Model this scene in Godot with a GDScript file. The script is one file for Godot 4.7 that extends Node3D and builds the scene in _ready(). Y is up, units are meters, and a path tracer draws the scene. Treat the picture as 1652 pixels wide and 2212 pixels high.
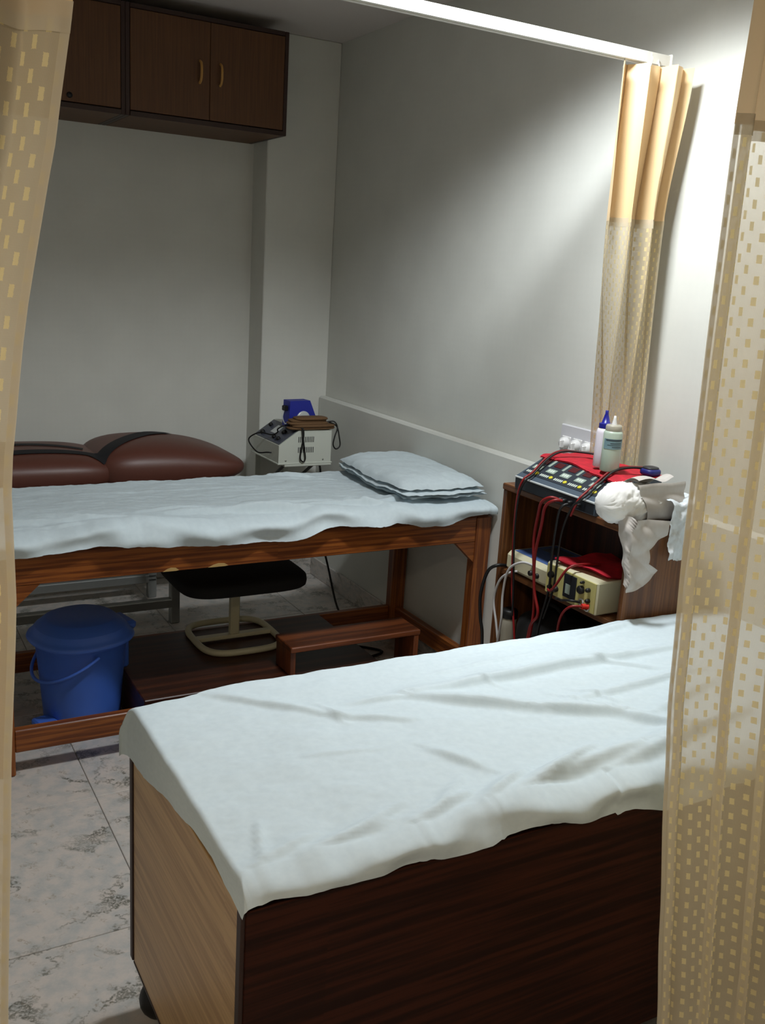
extends Node3D
# A small physiotherapy cubicle: two couches, a traction table, an equipment rack and curtains on a hung rail.
# Metres, y up. x = 0 is the plastered face of the right wall, z = 0 the face of the corner pillar.

const CEIL := 2.575
const RACK_TOP := 0.945

var M := {}
var taken := {}
var rng := RandomNumberGenerator.new()
var wr_noise := FastNoiseLite.new()


# ------------------------------------------------------------------ naming
func numbered(called: String) -> String:
	if not taken.has(called):
		taken[called] = 0
		return called
	taken[called] += 1
	return "%s_%03d" % [called, taken[called]]

func thing(called: String, label: String, category: String, at := Vector3.ZERO, turn := 0.0, group := "") -> Node3D:
	var o := Node3D.new()
	o.name = numbered(called)
	add_child(o)
	o.position = at
	o.rotation.y = turn
	tag(o, label, category, group)
	return o

func tag(o: Node, label: String, category: String, group := "") -> void:
	o.set_meta("label", label)
	o.set_meta("category", category)
	if group != "":
		o.set_meta("group", group)

func obj(called: String, st: SurfaceTool, m: Material, parent: Node = null, label := "") -> MeshInstance3D:
	var o := MeshInstance3D.new()
	st.generate_normals()
	o.mesh = st.commit()
	o.material_override = m
	if parent == null:
		o.name = numbered(called)
		add_child(o)
	else:
		o.name = called
		parent.add_child(o, true)
	if label != "":
		o.set_meta("label", label)
	return o

func struct(called: String, st: SurfaceTool, m: Material, parent: Node = null) -> MeshInstance3D:
	var o := obj(called, st, m, parent)
	if parent == null:
		o.set_meta("kind", "structure")
	return o


# ------------------------------------------------------------------ shapes
func new_st(smooth := true) -> SurfaceTool:
	var st := SurfaceTool.new()
	st.begin(Mesh.PRIMITIVE_TRIANGLES)
	st.set_smooth_group(0 if smooth else -1)
	return st

func tri(st: SurfaceTool, a: Vector3, b: Vector3, c: Vector3, out: Vector3, ua := Vector2.ZERO, ub := Vector2.ZERO, uc := Vector2.ZERO) -> void:
	# front faces run clockwise: seen from outside, (b-a)x(c-a) points inwards
	if (b - a).cross(c - a).dot(out) > 0.0:
		var t := b
		b = c
		c = t
		var u := ub
		ub = uc
		uc = u
	st.set_uv(ua)
	st.add_vertex(a)
	st.set_uv(ub)
	st.add_vertex(b)
	st.set_uv(uc)
	st.add_vertex(c)

func quad(st: SurfaceTool, a: Vector3, b: Vector3, c: Vector3, d: Vector3, out: Vector3, ua := Vector2.ZERO, ub := Vector2.ZERO, uc := Vector2.ZERO, ud := Vector2.ZERO) -> void:
	tri(st, a, b, c, out, ua, ub, uc)
	tri(st, a, c, d, out, ua, uc, ud)

func box_uv(p: Vector3, face_axis: int, grain: int, off: Vector2) -> Vector2:
	var others := []
	for k in 3:
		if k != face_axis:
			others.append(k)
	var g: int = grain
	if face_axis == grain:
		g = others[0]
	var w: int = others[0] if others[1] == g else others[1]
	return Vector2(p[g], p[w] * 2.0) + off

# a bevelled box between two corners; grain runs along axis `grain`
func bx(st: SurfaceTool, lo: Vector3, hi: Vector3, b := 0.003, grain := 0, xf := Transform3D.IDENTITY) -> void:
	var c := (lo + hi) * 0.5
	var h := (hi - lo) * 0.5
	h = h.abs()
	b = minf(b, minf(h.x, minf(h.y, h.z)) * 0.9)
	var off := Vector2(rng.randf(), rng.randf())
	var pt := func(sx: int, sy: int, sz: int, ax: int) -> Vector3:
		var v := Vector3(h.x - b, h.y - b, h.z - b)
		v[ax] += b
		return c + Vector3(v.x * sx, v.y * sy, v.z * sz)
	st.set_smooth_group(-1)
	for ax in 3:
		var o1 := (ax + 1) % 3
		var o2 := (ax + 2) % 3
		for s in [-1, 1]:
			var q := []
			for e in [[-1, -1], [1, -1], [1, 1], [-1, 1]]:
				var sg := [0, 0, 0]
				sg[ax] = s
				sg[o1] = e[0]
				sg[o2] = e[1]
				q.append(pt.call(sg[0], sg[1], sg[2], ax))
			var n := Vector3.ZERO
			n[ax] = s
			var uvs := []
			for k in 4:
				uvs.append(box_uv(q[k], ax, grain, off))
			quad(st, xf * q[0], xf * q[1], xf * q[2], xf * q[3], xf.basis * n, uvs[0], uvs[1], uvs[2], uvs[3])
		# edges that run along ax
		for s1 in [-1, 1]:
			for s2 in [-1, 1]:
				var sg := [0, 0, 0]
				sg[o1] = s1
				sg[o2] = s2
				var e := []
				for k in [[-1, o1], [1, o1], [1, o2], [-1, o2]]:
					sg[ax] = k[0]
					e.append(pt.call(sg[0], sg[1], sg[2], k[1]))
				var n := Vector3.ZERO
				n[o1] = s1
				n[o2] = s2
				var uvs := []
				for k in 4:
					uvs.append(box_uv(e[k], o1, grain, off))
				quad(st, xf * e[0], xf * e[1], xf * e[2], xf * e[3], xf.basis * n, uvs[0], uvs[1], uvs[2], uvs[3])
	for sx in [-1, 1]:
		for sy in [-1, 1]:
			for sz in [-1, 1]:
				tri(st, xf * pt.call(sx, sy, sz, 0), xf * pt.call(sx, sy, sz, 1), xf * pt.call(sx, sy, sz, 2), xf.basis * Vector3(sx, sy, sz))

func box(lo: Vector3, hi: Vector3, b := 0.003, grain := 0) -> SurfaceTool:
	var st := new_st(false)
	bx(st, lo, hi, b, grain)
	return st

# parametric sheet; f(u, v) -> Vector3, uvf scales the texture in metres
func grid(st: SurfaceTool, f: Callable, nu: int, nv: int, us := 1.0, vs := 1.0, flip := false) -> void:
	st.set_smooth_group(0)
	var p := []
	for j in nv + 1:
		for i in nu + 1:
			p.append(f.call(float(i) / nu, float(j) / nv))
	for j in nv:
		for i in nu:
			var a := j * (nu + 1) + i
			var ids := [a, a + 1, a + nu + 2, a, a + nu + 2, a + nu + 1]
			if flip:
				ids = [a, a + nu + 2, a + 1, a, a + nu + 1, a + nu + 2]
			for k in ids:
				var ci: int = k % (nu + 1)
				var cj: int = k / (nu + 1)
				st.set_uv(Vector2(float(ci) / nu * us, float(cj) / nv * vs))
				st.add_vertex(p[k])

func tube(st: SurfaceTool, path: Array, r: float, sides := 8, closed := false) -> void:
	st.set_smooth_group(0)
	var n := path.size()
	var rings := []
	var t0: Vector3 = (path[1] - path[0]).normalized()
	var nrm := t0.cross(Vector3.UP)
	if nrm.length() < 0.1:
		nrm = t0.cross(Vector3.RIGHT)
	nrm = nrm.normalized()
	for i in n:
		var a: Vector3 = path[maxi(i - 1, 0)]
		var b: Vector3 = path[mini(i + 1, n - 1)]
		if closed:
			a = path[(i - 1 + n) % n]
			b = path[(i + 1) % n]
		var t := (b - a).normalized()
		nrm = (nrm - t * nrm.dot(t)).normalized()
		var bi := t.cross(nrm)
		var ring := []
		for k in sides:
			var an := TAU * k / sides
			ring.append(path[i] + (nrm * cos(an) + bi * sin(an)) * r)
		rings.append(ring)
	var last := n if closed else n - 1
	var len := 0.0
	for i in last:
		var i2 := (i + 1) % n
		var l2: float = len + (path[i2] - path[i]).length()
		for k in sides:
			var k2 := (k + 1) % sides
			var mid: Vector3 = (rings[i][k] + rings[i][k2]) * 0.5 - path[i]
			quad(st, rings[i][k], rings[i2][k], rings[i2][k2], rings[i][k2], mid, Vector2(len, k * 0.01), Vector2(l2, k * 0.01), Vector2(l2, k * 0.01 + 0.01), Vector2(len, k * 0.01 + 0.01))
		len = l2
	if not closed:
		st.set_smooth_group(1)
		for k in sides:
			var k2 := (k + 1) % sides
			tri(st, path[0], rings[0][k], rings[0][k2], path[0] - path[1])
			tri(st, path[n - 1], rings[n - 1][k], rings[n - 1][k2], path[n - 1] - path[n - 2])
		st.set_smooth_group(0)

func spline(pts: Array, step := 0.012) -> Array:
	var c := Curve3D.new()
	c.bake_interval = step
	for i in pts.size():
		var a: Vector3 = pts[maxi(i - 1, 0)]
		var b: Vector3 = pts[mini(i + 1, pts.size() - 1)]
		var t := (b - a) / 6.0
		c.add_point(pts[i], -t, t)
	var out := []
	for q in c.get_baked_points():
		if out.is_empty() or (q - out[-1]).length() > step * 0.3:
			out.append(q)
	return out

func cable(pts: Array, r: float, sides := 7) -> SurfaceTool:
	var st := new_st()
	tube(st, spline(pts), r, sides)
	return st

# profile: array of Vector2(radius, y); smooth unless the profile repeats a point
func lathe(st: SurfaceTool, prof: Array, sides := 32, xf := Transform3D.IDENTITY, sq := 0.0) -> void:
	var grp := 0
	st.set_smooth_group(grp)
	var pt := func(i: int, k: int) -> Vector3:
		var an := TAU * k / sides
		var cx := cos(an)
		var cz := sin(an)
		if sq > 0.0:
			var e := 1.0 - sq
			cx = signf(cx) * pow(absf(cx), e)
			cz = signf(cz) * pow(absf(cz), e)
		return xf * Vector3(cx * prof[i].x, prof[i].y, cz * prof[i].x)
	for i in prof.size() - 1:
		if prof[i].is_equal_approx(prof[i + 1]):
			grp += 1
			st.set_smooth_group(grp)
			continue
		for k in sides:
			var a: Vector3 = pt.call(i, k)
			var b: Vector3 = pt.call(i, (k + 1) % sides)
			var c: Vector3 = pt.call(i + 1, (k + 1) % sides)
			var d: Vector3 = pt.call(i + 1, k)
			var an := TAU * (k + 0.5) / sides
			var dr: float = prof[i + 1].x - prof[i].x
			var dy: float = prof[i + 1].y - prof[i].y
			var out := xf.basis * Vector3(cos(an) * dy, -dr, sin(an) * dy)
			var u0 := float(k) / sides
			var u1 := float(k + 1) / sides
			if a.distance_squared_to(b) > 1e-12:
				tri(st, a, b, c, out, Vector2(u0, prof[i].y), Vector2(u1, prof[i].y), Vector2(u1, prof[i + 1].y))
			if c.distance_squared_to(d) > 1e-12:
				tri(st, a, c, d, out, Vector2(u0, prof[i].y), Vector2(u1, prof[i + 1].y), Vector2(u0, prof[i + 1].y))

func lathed(prof: Array, sides := 32, xf := Transform3D.IDENTITY, sq := 0.0) -> SurfaceTool:
	var st := new_st()
	lathe(st, prof, sides, xf, sq)
	return st

# flat polygon (in xy) pushed out along z, with a plain side wall
func extrude(st: SurfaceTool, poly: PackedVector2Array, z0: float, z1: float, xf := Transform3D.IDENTITY) -> void:
	st.set_smooth_group(-1)
	var ids := Geometry2D.triangulate_polygon(poly)
	for i in range(0, ids.size(), 3):
		var a := poly[ids[i]]
		var b := poly[ids[i + 1]]
		var c := poly[ids[i + 2]]
		for z in [z0, z1]:
			var n := Vector3(0, 0, signf(z - (z0 + z1) * 0.5))
			tri(st, xf * Vector3(a.x, a.y, z), xf * Vector3(b.x, b.y, z), xf * Vector3(c.x, c.y, z), xf.basis * n, a * Vector2(1, 2), b * Vector2(1, 2), c * Vector2(1, 2))
	var ccw := not Geometry2D.is_polygon_clockwise(poly)
	for i in poly.size():
		var a := poly[i]
		var b := poly[(i + 1) % poly.size()]
		var d := b - a
		var n2 := Vector2(d.y, -d.x) * (1.0 if ccw else -1.0)
		quad(st, xf * Vector3(a.x, a.y, z0), xf * Vector3(b.x, b.y, z0), xf * Vector3(b.x, b.y, z1), xf * Vector3(a.x, a.y, z1), xf.basis * Vector3(n2.x, n2.y, 0), Vector2(a.x, z0), Vector2(b.x, z0), Vector2(b.x, z1), Vector2(a.x, z1))

# rounded cushion: superellipsoid, flatter below than above
func pad(st: SurfaceTool, c: Vector3, h: Vector3, e_plan := 0.4, e_side := 0.7, nu := 48, nv := 20, lean := 0.0) -> void:
	var spow := func(x: float, e: float) -> float: return signf(x) * pow(absf(x), e)
	var f := func(u: float, v: float) -> Vector3:
		var an := u * TAU
		var ph := (v - 0.5) * PI
		var r: float = spow.call(cos(ph), e_side)
		var a: float = spow.call(cos(an), e_plan) * r
		var tall := 1.0 - lean * pow(maxf(0.0, a + 0.2) / 1.2, 1.6)
		return c + Vector3(h.x * a, h.y * spow.call(sin(ph), e_side) * tall, h.z * spow.call(sin(an), e_plan) * r)
	grid(st, f, nu, nv, 2.0, 0.5)


# ------------------------------------------------------------------ materials
func mat(c: Color, rough := 0.6, metal := 0.0) -> StandardMaterial3D:
	var m := StandardMaterial3D.new()
	m.albedo_color = c
	m.roughness = rough
	m.metallic = metal
	return m

func noise(sd: int, freq: float, oct := 4) -> FastNoiseLite:
	var n := FastNoiseLite.new()
	n.seed = sd
	n.noise_type = FastNoiseLite.TYPE_SIMPLEX_SMOOTH
	n.frequency = freq
	n.fractal_octaves = oct
	return n

func wood(light: Color, dark: Color, sd: int, streaks := 0.012, rough := 0.45, contrast := 1.0) -> StandardMaterial3D:
	var w := 512
	var h := 512
	var a := noise(sd, streaks, 4).get_seamless_image(w, h)
	var big := a.duplicate()
	# stretch along the grain: a narrow strip pulled out to the full width
	var s := a.get_region(Rect2i(0, 0, 24, h))
	s.resize(w, h, Image.INTERPOLATE_CUBIC)
	var fine := noise(sd + 7, 0.11, 3).get_seamless_image(w, h).get_region(Rect2i(0, 0, 40, h))
	fine.resize(w, h, Image.INTERPOLATE_CUBIC)
	var im := Image.create(w, h, true, Image.FORMAT_RGB8)
	for y in h:
		for x in w:
			# fade the two ends of the strip into each other so that the repeat does not show
			var t := float(x) / w
			var v: float = lerpf(s.get_pixel(x, y).r, s.get_pixel((x + w / 2) % w, y).r, absf(t - 0.5) * 2.0)
			var g: float = fine.get_pixel(x, y).r
			v = clampf(((v - 0.5) * 2.2 + (g - 0.5) * 1.1) * contrast + 0.5, 0, 1)
			im.set_pixel(x, y, dark.lerp(light, v))
	im.generate_mipmaps()
	var m := mat(Color.WHITE, rough)
	m.albedo_texture = ImageTexture.create_from_image(im)
	return m

func marble_image() -> ImageTexture:
	var w := 1024
	var n1 := noise(11, 0.0042, 5)
	var n2 := noise(23, 0.011, 5)
	var n3 := noise(5, 0.03, 4)
	var spots := noise(41, 0.018, 5)
	var im := Image.create(w, w, true, Image.FORMAT_RGB8)
	var base := Color(0.79, 0.755, 0.725)
	var cool := Color(0.70, 0.70, 0.69)
	var vein := Color(0.33, 0.33, 0.29)
	var rust := Color(0.50, 0.44, 0.36)
	for y in w:
		for x in w:
			var wx := n3.get_noise_2d(x, y) * 22.0
			var a := 1.0 - absf(n1.get_noise_2d(x + wx, y * 0.7 - wx)) * 9.0
			var b := 1.0 - absf(n2.get_noise_2d(x * 0.8 - wx, y + wx + 300.0)) * 14.0
			var cl := clampf(n2.get_noise_2d(x * 0.5 + 900.0, y * 0.5) * 1.8 + 0.45, 0, 1)
			var grain := n3.get_noise_2d(x * 4.0, y * 4.0)
			var c := base.lerp(cool, clampf(0.35 + spots.get_noise_2d(x, y) * 1.1, 0, 1))
			c = c.lerp(vein, clampf(a, 0, 1) * cl * clampf(0.75 + grain * 1.6, 0, 1) * 0.95)
			c = c.lerp(rust, clampf(b, 0, 1) * clampf(spots.get_noise_2d(x + 500, y) * 2.2, 0, 1) * clampf(0.7 + grain, 0, 1) * 0.7)
			c = c.lerp(base.lightened(0.2), clampf(grain * 0.35, 0, 0.2))
			im.set_pixel(x, y, c)
	im.generate_mipmaps()
	return ImageTexture.create_from_image(im)

# cream net with a staggered pattern of woven gold dashes; one repeat is 32 by 26 mm
func net_image() -> ImageTexture:
	var w := 256
	var im := Image.create(w, w, true, Image.FORMAT_RGBA8)
	var nz := noise(3, 0.09, 2)
	for y in w:
		for x in w:
			var thread := 0.5 + 0.25 * cos(x * TAU / 8.0) + 0.25 * cos(y * TAU / 8.0)
			var c := Color(0.86, 0.81, 0.70)
			var al := 0.60 + 0.16 * thread
			for col in [[0.25, 0.25], [0.75, 0.75]]:
				var dx := absf(x / float(w) - col[0]) * 32.0
				var dy := absf(y / float(w) - col[1]) * 32.0
				var e := nz.get_noise_2d(x, y) * 0.7
				if dx < 3.3 + e and dy < 6.6 + e:
					c = Color(0.94, 0.88, 0.68).darkened(0.06 * (0.5 + 0.5 * sin(y * TAU / 6.0)))
					al = 0.93
			c.a = al
			im.set_pixel(x, y, c)
	im.generate_mipmaps()
	return ImageTexture.create_from_image(im)

func weave_image(sd: int, a: Color, b: Color, freq: float) -> ImageTexture:
	var im := Image.create(256, 256, true, Image.FORMAT_RGB8)
	var n := noise(sd, freq, 4).get_seamless_image(256, 256)
	for y in 256:
		for x in 256:
			var v := n.get_pixel(x, y).r + 0.04 * cos(x * TAU / 4.0) + 0.04 * cos(y * TAU / 4.0)
			im.set_pixel(x, y, a.lerp(b, clampf(v, 0, 1)))
	im.generate_mipmaps()
	return ImageTexture.create_from_image(im)

func make_materials() -> void:
	M.wall = mat(Color(0.86, 0.865, 0.84), 0.75)
	M.wall.albedo_texture = weave_image(77, Color(0.965, 0.965, 0.965), Color(1, 1, 1), 0.02)
	M.wall.uv1_triplanar = true
	M.wall.uv1_world_triplanar = true
	M.wall.uv1_scale = Vector3(0.6, 0.6, 0.6)
	M.ceiling = mat(Color(0.84, 0.81, 0.79), 0.9)
	M.marble = mat(Color.WHITE, 0.28)
	M.marble.albedo_texture = marble_image()
	M.grout = mat(Color(0.42, 0.40, 0.37), 0.9)
	M.teak = wood(Color(0.58, 0.335, 0.14), Color(0.40, 0.20, 0.075), 101, 0.045, 0.38, 1.2)
	M.walnut = wood(Color(0.25, 0.115, 0.065), Color(0.15, 0.065, 0.036), 202, 0.04, 0.55, 1.2)
	M.walnut.metallic_specular = 0.3
	M.tan = wood(Color(0.78, 0.64, 0.45), Color(0.66, 0.52, 0.35), 303, 0.03, 0.4, 1.0)
	M.lam = wood(Color(0.39, 0.25, 0.125), Color(0.315, 0.19, 0.09), 404, 0.08, 0.55, 0.6)
	M.mahog = wood(Color(0.30, 0.15, 0.08), Color(0.19, 0.088, 0.05), 505, 0.02, 0.42, 1.0)
	M.step = wood(Color(0.46, 0.245, 0.12), Color(0.29, 0.14, 0.065), 606, 0.02, 0.4, 1.1)
	M.rackwood = wood(Color(0.47, 0.30, 0.15), Color(0.33, 0.19, 0.085), 707, 0.03, 0.45, 1.0)
	M.brass_wood = mat(Color(0.72, 0.54, 0.28), 0.4)
	M.darktrim = mat(Color(0.18, 0.09, 0.06), 0.5)
	M.chip = mat(Color(0.72, 0.60, 0.38), 0.9)
	M.sheet = mat(Color(0.82, 0.875, 0.90), 0.88)
	M.sheet.albedo_texture = weave_image(9, Color(0.965, 0.97, 0.975), Color(1, 1, 1), 0.03)
	M.sheet.uv1_scale = Vector3(6, 6, 6)
	M.sheet.rim_enabled = true
	M.sheet.rim = 0.3
	M.pillow = M.sheet.duplicate()
	M.foam = mat(Color(0.35, 0.16, 0.12), 0.6)
	M.leather = mat(Color(0.35, 0.20, 0.16), 0.45)
	M.leather.heightmap_enabled = true
	M.leather.heightmap_texture = weave_image(31, Color(0.3, 0.3, 0.3), Color(0.8, 0.8, 0.8), 0.08)
	M.leather.heightmap_scale = 0.02
	M.leather.uv1_scale = Vector3(6, 3, 1)
	M.strap = mat(Color(0.065, 0.065, 0.085), 0.8)
	M.steel = mat(Color(0.62, 0.63, 0.62), 0.35, 0.6)
	M.cream_paint = mat(Color(0.80, 0.78, 0.66), 0.4)
	M.white_metal = mat(Color(0.80, 0.82, 0.78), 0.4)
	M.white_plastic = mat(Color(0.90, 0.90, 0.90), 0.35)
	M.black = mat(Color(0.035, 0.035, 0.04), 0.5)
	M.black_cloth = mat(Color(0.03, 0.028, 0.03), 0.9)
	M.panel = mat(Color(0.25, 0.27, 0.33), 0.35)
	M.blue = mat(Color(0.27, 0.44, 0.83), 0.42)
	M.blue_box = mat(Color(0.13, 0.17, 0.58), 0.5)
	M.navy = mat(Color(0.10, 0.12, 0.42), 0.45)
	M.webbing = mat(Color(0.46, 0.34, 0.22), 0.9)
	M.webbing.albedo_texture = weave_image(61, Color(0.8, 0.8, 0.8), Color(1, 1, 1), 0.1)
	M.slate = mat(Color(0.27, 0.32, 0.37), 0.45)
	M.slate_dark = mat(Color(0.15, 0.175, 0.215), 0.45)
	M.slate_front = mat(Color(0.075, 0.095, 0.12), 0.45)
	M.silver = mat(Color(0.78, 0.80, 0.80), 0.35, 0.2)
	M.key = mat(Color(0.56, 0.62, 0.58), 0.5)
	M.key_print = mat(Color(0.80, 0.84, 0.80), 0.6)
	M.display = mat(Color(0.30, 0.06, 0.09), 0.2)
	M.yellow = mat(Color(0.80, 0.76, 0.16), 0.5)
	M.red_cloth = mat(Color(0.80, 0.09, 0.18), 0.8)
	M.red_cloth.albedo_texture = weave_image(15, Color(0.80, 0.78, 0.80), Color(1, 1, 1), 0.04)
	M.red_cloth.uv1_scale = Vector3(3, 3, 3)
	M.red_cable = mat(Color(0.50, 0.06, 0.07), 0.45)
	M.red_plug = mat(Color(0.78, 0.16, 0.10), 0.45)
	M.grey_cable = mat(Color(0.74, 0.74, 0.74), 0.5)
	M.cap_blue = mat(Color(0.10, 0.11, 0.52), 0.35)
	M.gel = mat(Color(0.70, 0.76, 0.70), 0.3)
	M.gel_cap = mat(Color(0.66, 0.64, 0.58), 0.4)
	M.label = mat(Color(0.45, 0.57, 0.60), 0.6)
	M.label_ink = mat(Color(0.22, 0.27, 0.30), 0.7)
	M.cotton = mat(Color(0.93, 0.93, 0.92), 1.0)
	M.paper = mat(Color(0.78, 0.76, 0.74), 0.85)
	M.paper.albedo_texture = weave_image(19, Color(0.90, 0.89, 0.88), Color(1, 1, 1), 0.03)
	M.poly = mat(Color(0.86, 0.89, 0.91), 0.3)
	M.poly.backlight_enabled = true
	M.poly.backlight = Color(0.5, 0.5, 0.5)
	M.ivory = mat(Color(0.80, 0.78, 0.66), 0.45)
	M.ivory_front = mat(Color(0.72, 0.69, 0.44), 0.5)
	M.blue_print = mat(Color(0.30, 0.40, 0.60), 0.5)
	M.bottle_white = mat(Color(0.90, 0.87, 0.91), 0.35)
	M.net = mat(Color.WHITE, 0.55)
	M.net.albedo_texture = net_image()
	M.net.transparency = BaseMaterial3D.TRANSPARENCY_ALPHA
	M.net.uv1_scale = Vector3(1.0 / 0.032, 1.0 / 0.026, 1)
	M.net.backlight_enabled = true
	M.net.backlight = Color(0.76, 0.73, 0.67)
	M.valance = mat(Color(0.89, 0.78, 0.61), 0.4)
	M.valance.rim_enabled = true
	M.valance.rim = 0.3
	M.valance.backlight_enabled = true
	M.valance.backlight = Color(0.60, 0.53, 0.42)
	M.hem = mat(Color(0.82, 0.78, 0.69, 0.75), 0.6)
	M.hem.transparency = BaseMaterial3D.TRANSPARENCY_ALPHA
	M.hem.backlight_enabled = true
	M.hem.backlight = Color(0.6, 0.58, 0.53)
	M.rail = mat(Color(0.90, 0.90, 0.87), 0.4)
	M.lamp = mat(Color(1, 1, 1), 0.5)
	M.lamp.emission_enabled = true
	M.lamp.emission = Color(0.97, 0.98, 1.0)
	M.lamp.emission_energy_multiplier = 3.0
	M.socket_dark = mat(Color(0.16, 0.16, 0.17), 0.5)
	M.plate = mat(Color(0.84, 0.84, 0.86), 0.3)


# ------------------------------------------------------------------ light fitting
func downlight(at: Vector3, energy: float, label: String, color: Color, angle := 74.0) -> void:
	var t := thing("ceiling_downlight", label, "light fitting", at, 0.0, "recessed ceiling downlights")
	var ring := [Vector2(0.15, 0.0), Vector2(0.15, -0.004), Vector2(0.158, -0.008), Vector2(0.172, -0.008), Vector2(0.178, -0.004), Vector2(0.178, 0.0)]
	obj("trim_ring", lathed(ring, 40), M.rail, t)
	obj("lamp_diffuser", lathed([Vector2(0.0, -0.002), Vector2(0.15, -0.002), Vector2(0.15, 0.0), Vector2(0.0, 0.0)], 40), M.lamp, t)
	var l := SpotLight3D.new()
	l.name = "downlight_beam"
	t.add_child(l)
	l.position = Vector3(0, -0.012, 0)
	l.rotation.x = -PI / 2
	l.spot_angle = angle
	l.spot_angle_attenuation = 0.45
	l.spot_range = 12.0
	l.spot_attenuation = 2.0
	l.light_energy = energy
	l.light_color = color
	l.light_size = 0.15
	l.shadow_enabled = true


# ------------------------------------------------------------------ cloth
var fg_folds := []
var bk_folds := []

func folds_at(list: Array, x: float, z: float) -> float:
	var y := 0.0
	var p := Vector2(x, z)
	for f in list:
		var a := Vector2(f[0], f[1])
		var b := Vector2(f[2], f[3])
		var ab := b - a
		var t := clampf((p - a).dot(ab) / ab.length_squared(), 0, 1)
		var q := a + ab * t
		var d := (p - q).length()
		var side := signf(ab.cross(p - a))
		var w: float = f[5] * (0.4 if side > 0 else 1.25)
		var k := sin(PI * clampf(t * 0.86 + 0.07, 0, 1))
		y += 1.6 * f[4] * exp(-d * d / (w * w)) * pow(k, 0.6)
	return y

# distance d past an edge, over a corner of radius r: x = outwards, y = down
func over_edge(d: float, r: float) -> Vector2:
	if d <= 0.0:
		return Vector2.ZERO
	var arc := r * PI / 2
	if d < arc:
		return Vector2(sin(d / r) * r, (1.0 - cos(d / r)) * r)
	return Vector2(r, r + d - arc)


# ------------------------------------------------------------------ curtain
# edge(y) -> Vector4(x0, z0, x1, z1): the line the cloth hangs along at height y; pleats swing across it
func curtain(t: Node3D, edge: Callable, y0: float, seam: float, y1: float, cloth: float, folds: float, amp: Callable, phase: float) -> void:
	var at := func(s: float, y: float) -> Vector3:
		var e: Vector4 = edge.call(y)
		var a := Vector2(e.x, e.y)
		var b := Vector2(e.z, e.w)
		var d := (b - a).normalized()
		var n := Vector2(-d.y, d.x)
		var ph := s * folds * TAU + phase + 0.5 * sin(s * 9.0)
		var w: float = amp.call(s, y) * (sin(ph) + 0.28 * sin(ph * 2.3 + y * 1.3))
		var along := 0.16 * sin(ph * 2.0) * cloth / (folds * TAU)
		var p := a.lerp(b, s) + n * w + d * along * smoothstep(0.0, 0.06, s) * smoothstep(0.0, 0.06, 1.0 - s)
		return Vector3(p.x, y, p.y)
	var nu := int(folds * 22) + 8
	var st := new_st()
	grid(st, func(u, v): return at.call(u, lerpf(y0, seam, v)), nu, 50, cloth, seam - y0)
	obj("net_panel", st, M.net, t, "cream net with woven gold dashes")
	st = new_st()
	grid(st, func(u, v): return at.call(u, lerpf(seam, y1, v)), nu, 14, cloth, y1 - seam)
	obj("valance", st, M.valance, t, "plain peach satin heading")
	st = new_st()
	grid(st, func(u, v): return at.call(u, lerpf(seam - 0.012, seam + 0.012, v)) + Vector3(0, 0, 0.0015), nu, 1, cloth, 0.024)
	obj("seam_band", st, M.hem, t)
	st = new_st()
	for side in [0.0, 1.0]:
		grid(st, func(u, v): return at.call(absf(side - u * 0.012 / cloth), lerpf(y0, seam, v)) + Vector3(0, 0, 0.001), 1, 50, 0.012, seam - y0)
	grid(st, func(u, v): return at.call(u, lerpf(y0, y0 + 0.03, v)) + Vector3(0, 0, 0.001), nu, 1, cloth, 0.03)
	obj("hem", st, M.hem, t)
	for k in int(folds) + 1:
		var p: Vector3 = at.call((k + 0.15) / (folds + 1.0), y1)
		st = new_st()
		tube(st, spline([p + Vector3(0, -0.012, 0), p + Vector3(0, 0.004, 0.004), p + Vector3(0, 0.012, 0), p + Vector3(0, 0.02, 0)], 0.004), 0.0022, 6)
		obj("hook", st, M.rail, t)

func curtain_rail(called_label: String, x0: float, x1: float, y: float, z: float, hangers: Array) -> void:
	var t := thing("curtain_rail", called_label, "curtain rail", Vector3((x0 + x1) * 0.5, y, z))
	var hx := absf(x1 - x0) * 0.5
	# an upside-down channel: web and two lips
	var prof := PackedVector2Array([Vector2(-0.016, -0.014), Vector2(-0.004, -0.014), Vector2(-0.004, -0.011), Vector2(-0.013, -0.011), Vector2(-0.013, 0.011), Vector2(0.013, 0.011), Vector2(0.013, -0.011), Vector2(0.004, -0.011), Vector2(0.004, -0.014), Vector2(0.016, -0.014), Vector2(0.016, 0.014), Vector2(-0.016, 0.014)])
	var st := new_st(false)
	extrude(st, prof, -hx, hx, Transform3D(Basis(Vector3(0, 0, -1), Vector3(0, 1, 0), Vector3(1, 0, 0)), Vector3.ZERO))
	obj("channel", st, M.rail, t)
	for s in [-1, 1]:
		obj("end_cap", box(Vector3(s * hx - 0.004 + s * 0.004, -0.018, -0.02), Vector3(s * hx + 0.004 + s * 0.004, 0.018, 0.02), 0.003), M.rail, t)
	for h in hangers:
		var lx: float = h - (x0 + x1) * 0.5
		st = new_st()
		tube(st, [Vector3(lx, 0.014, 0), Vector3(lx, CEIL - y, 0)], 0.006, 10)
		obj("drop_rod", st, M.rail, t)


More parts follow.
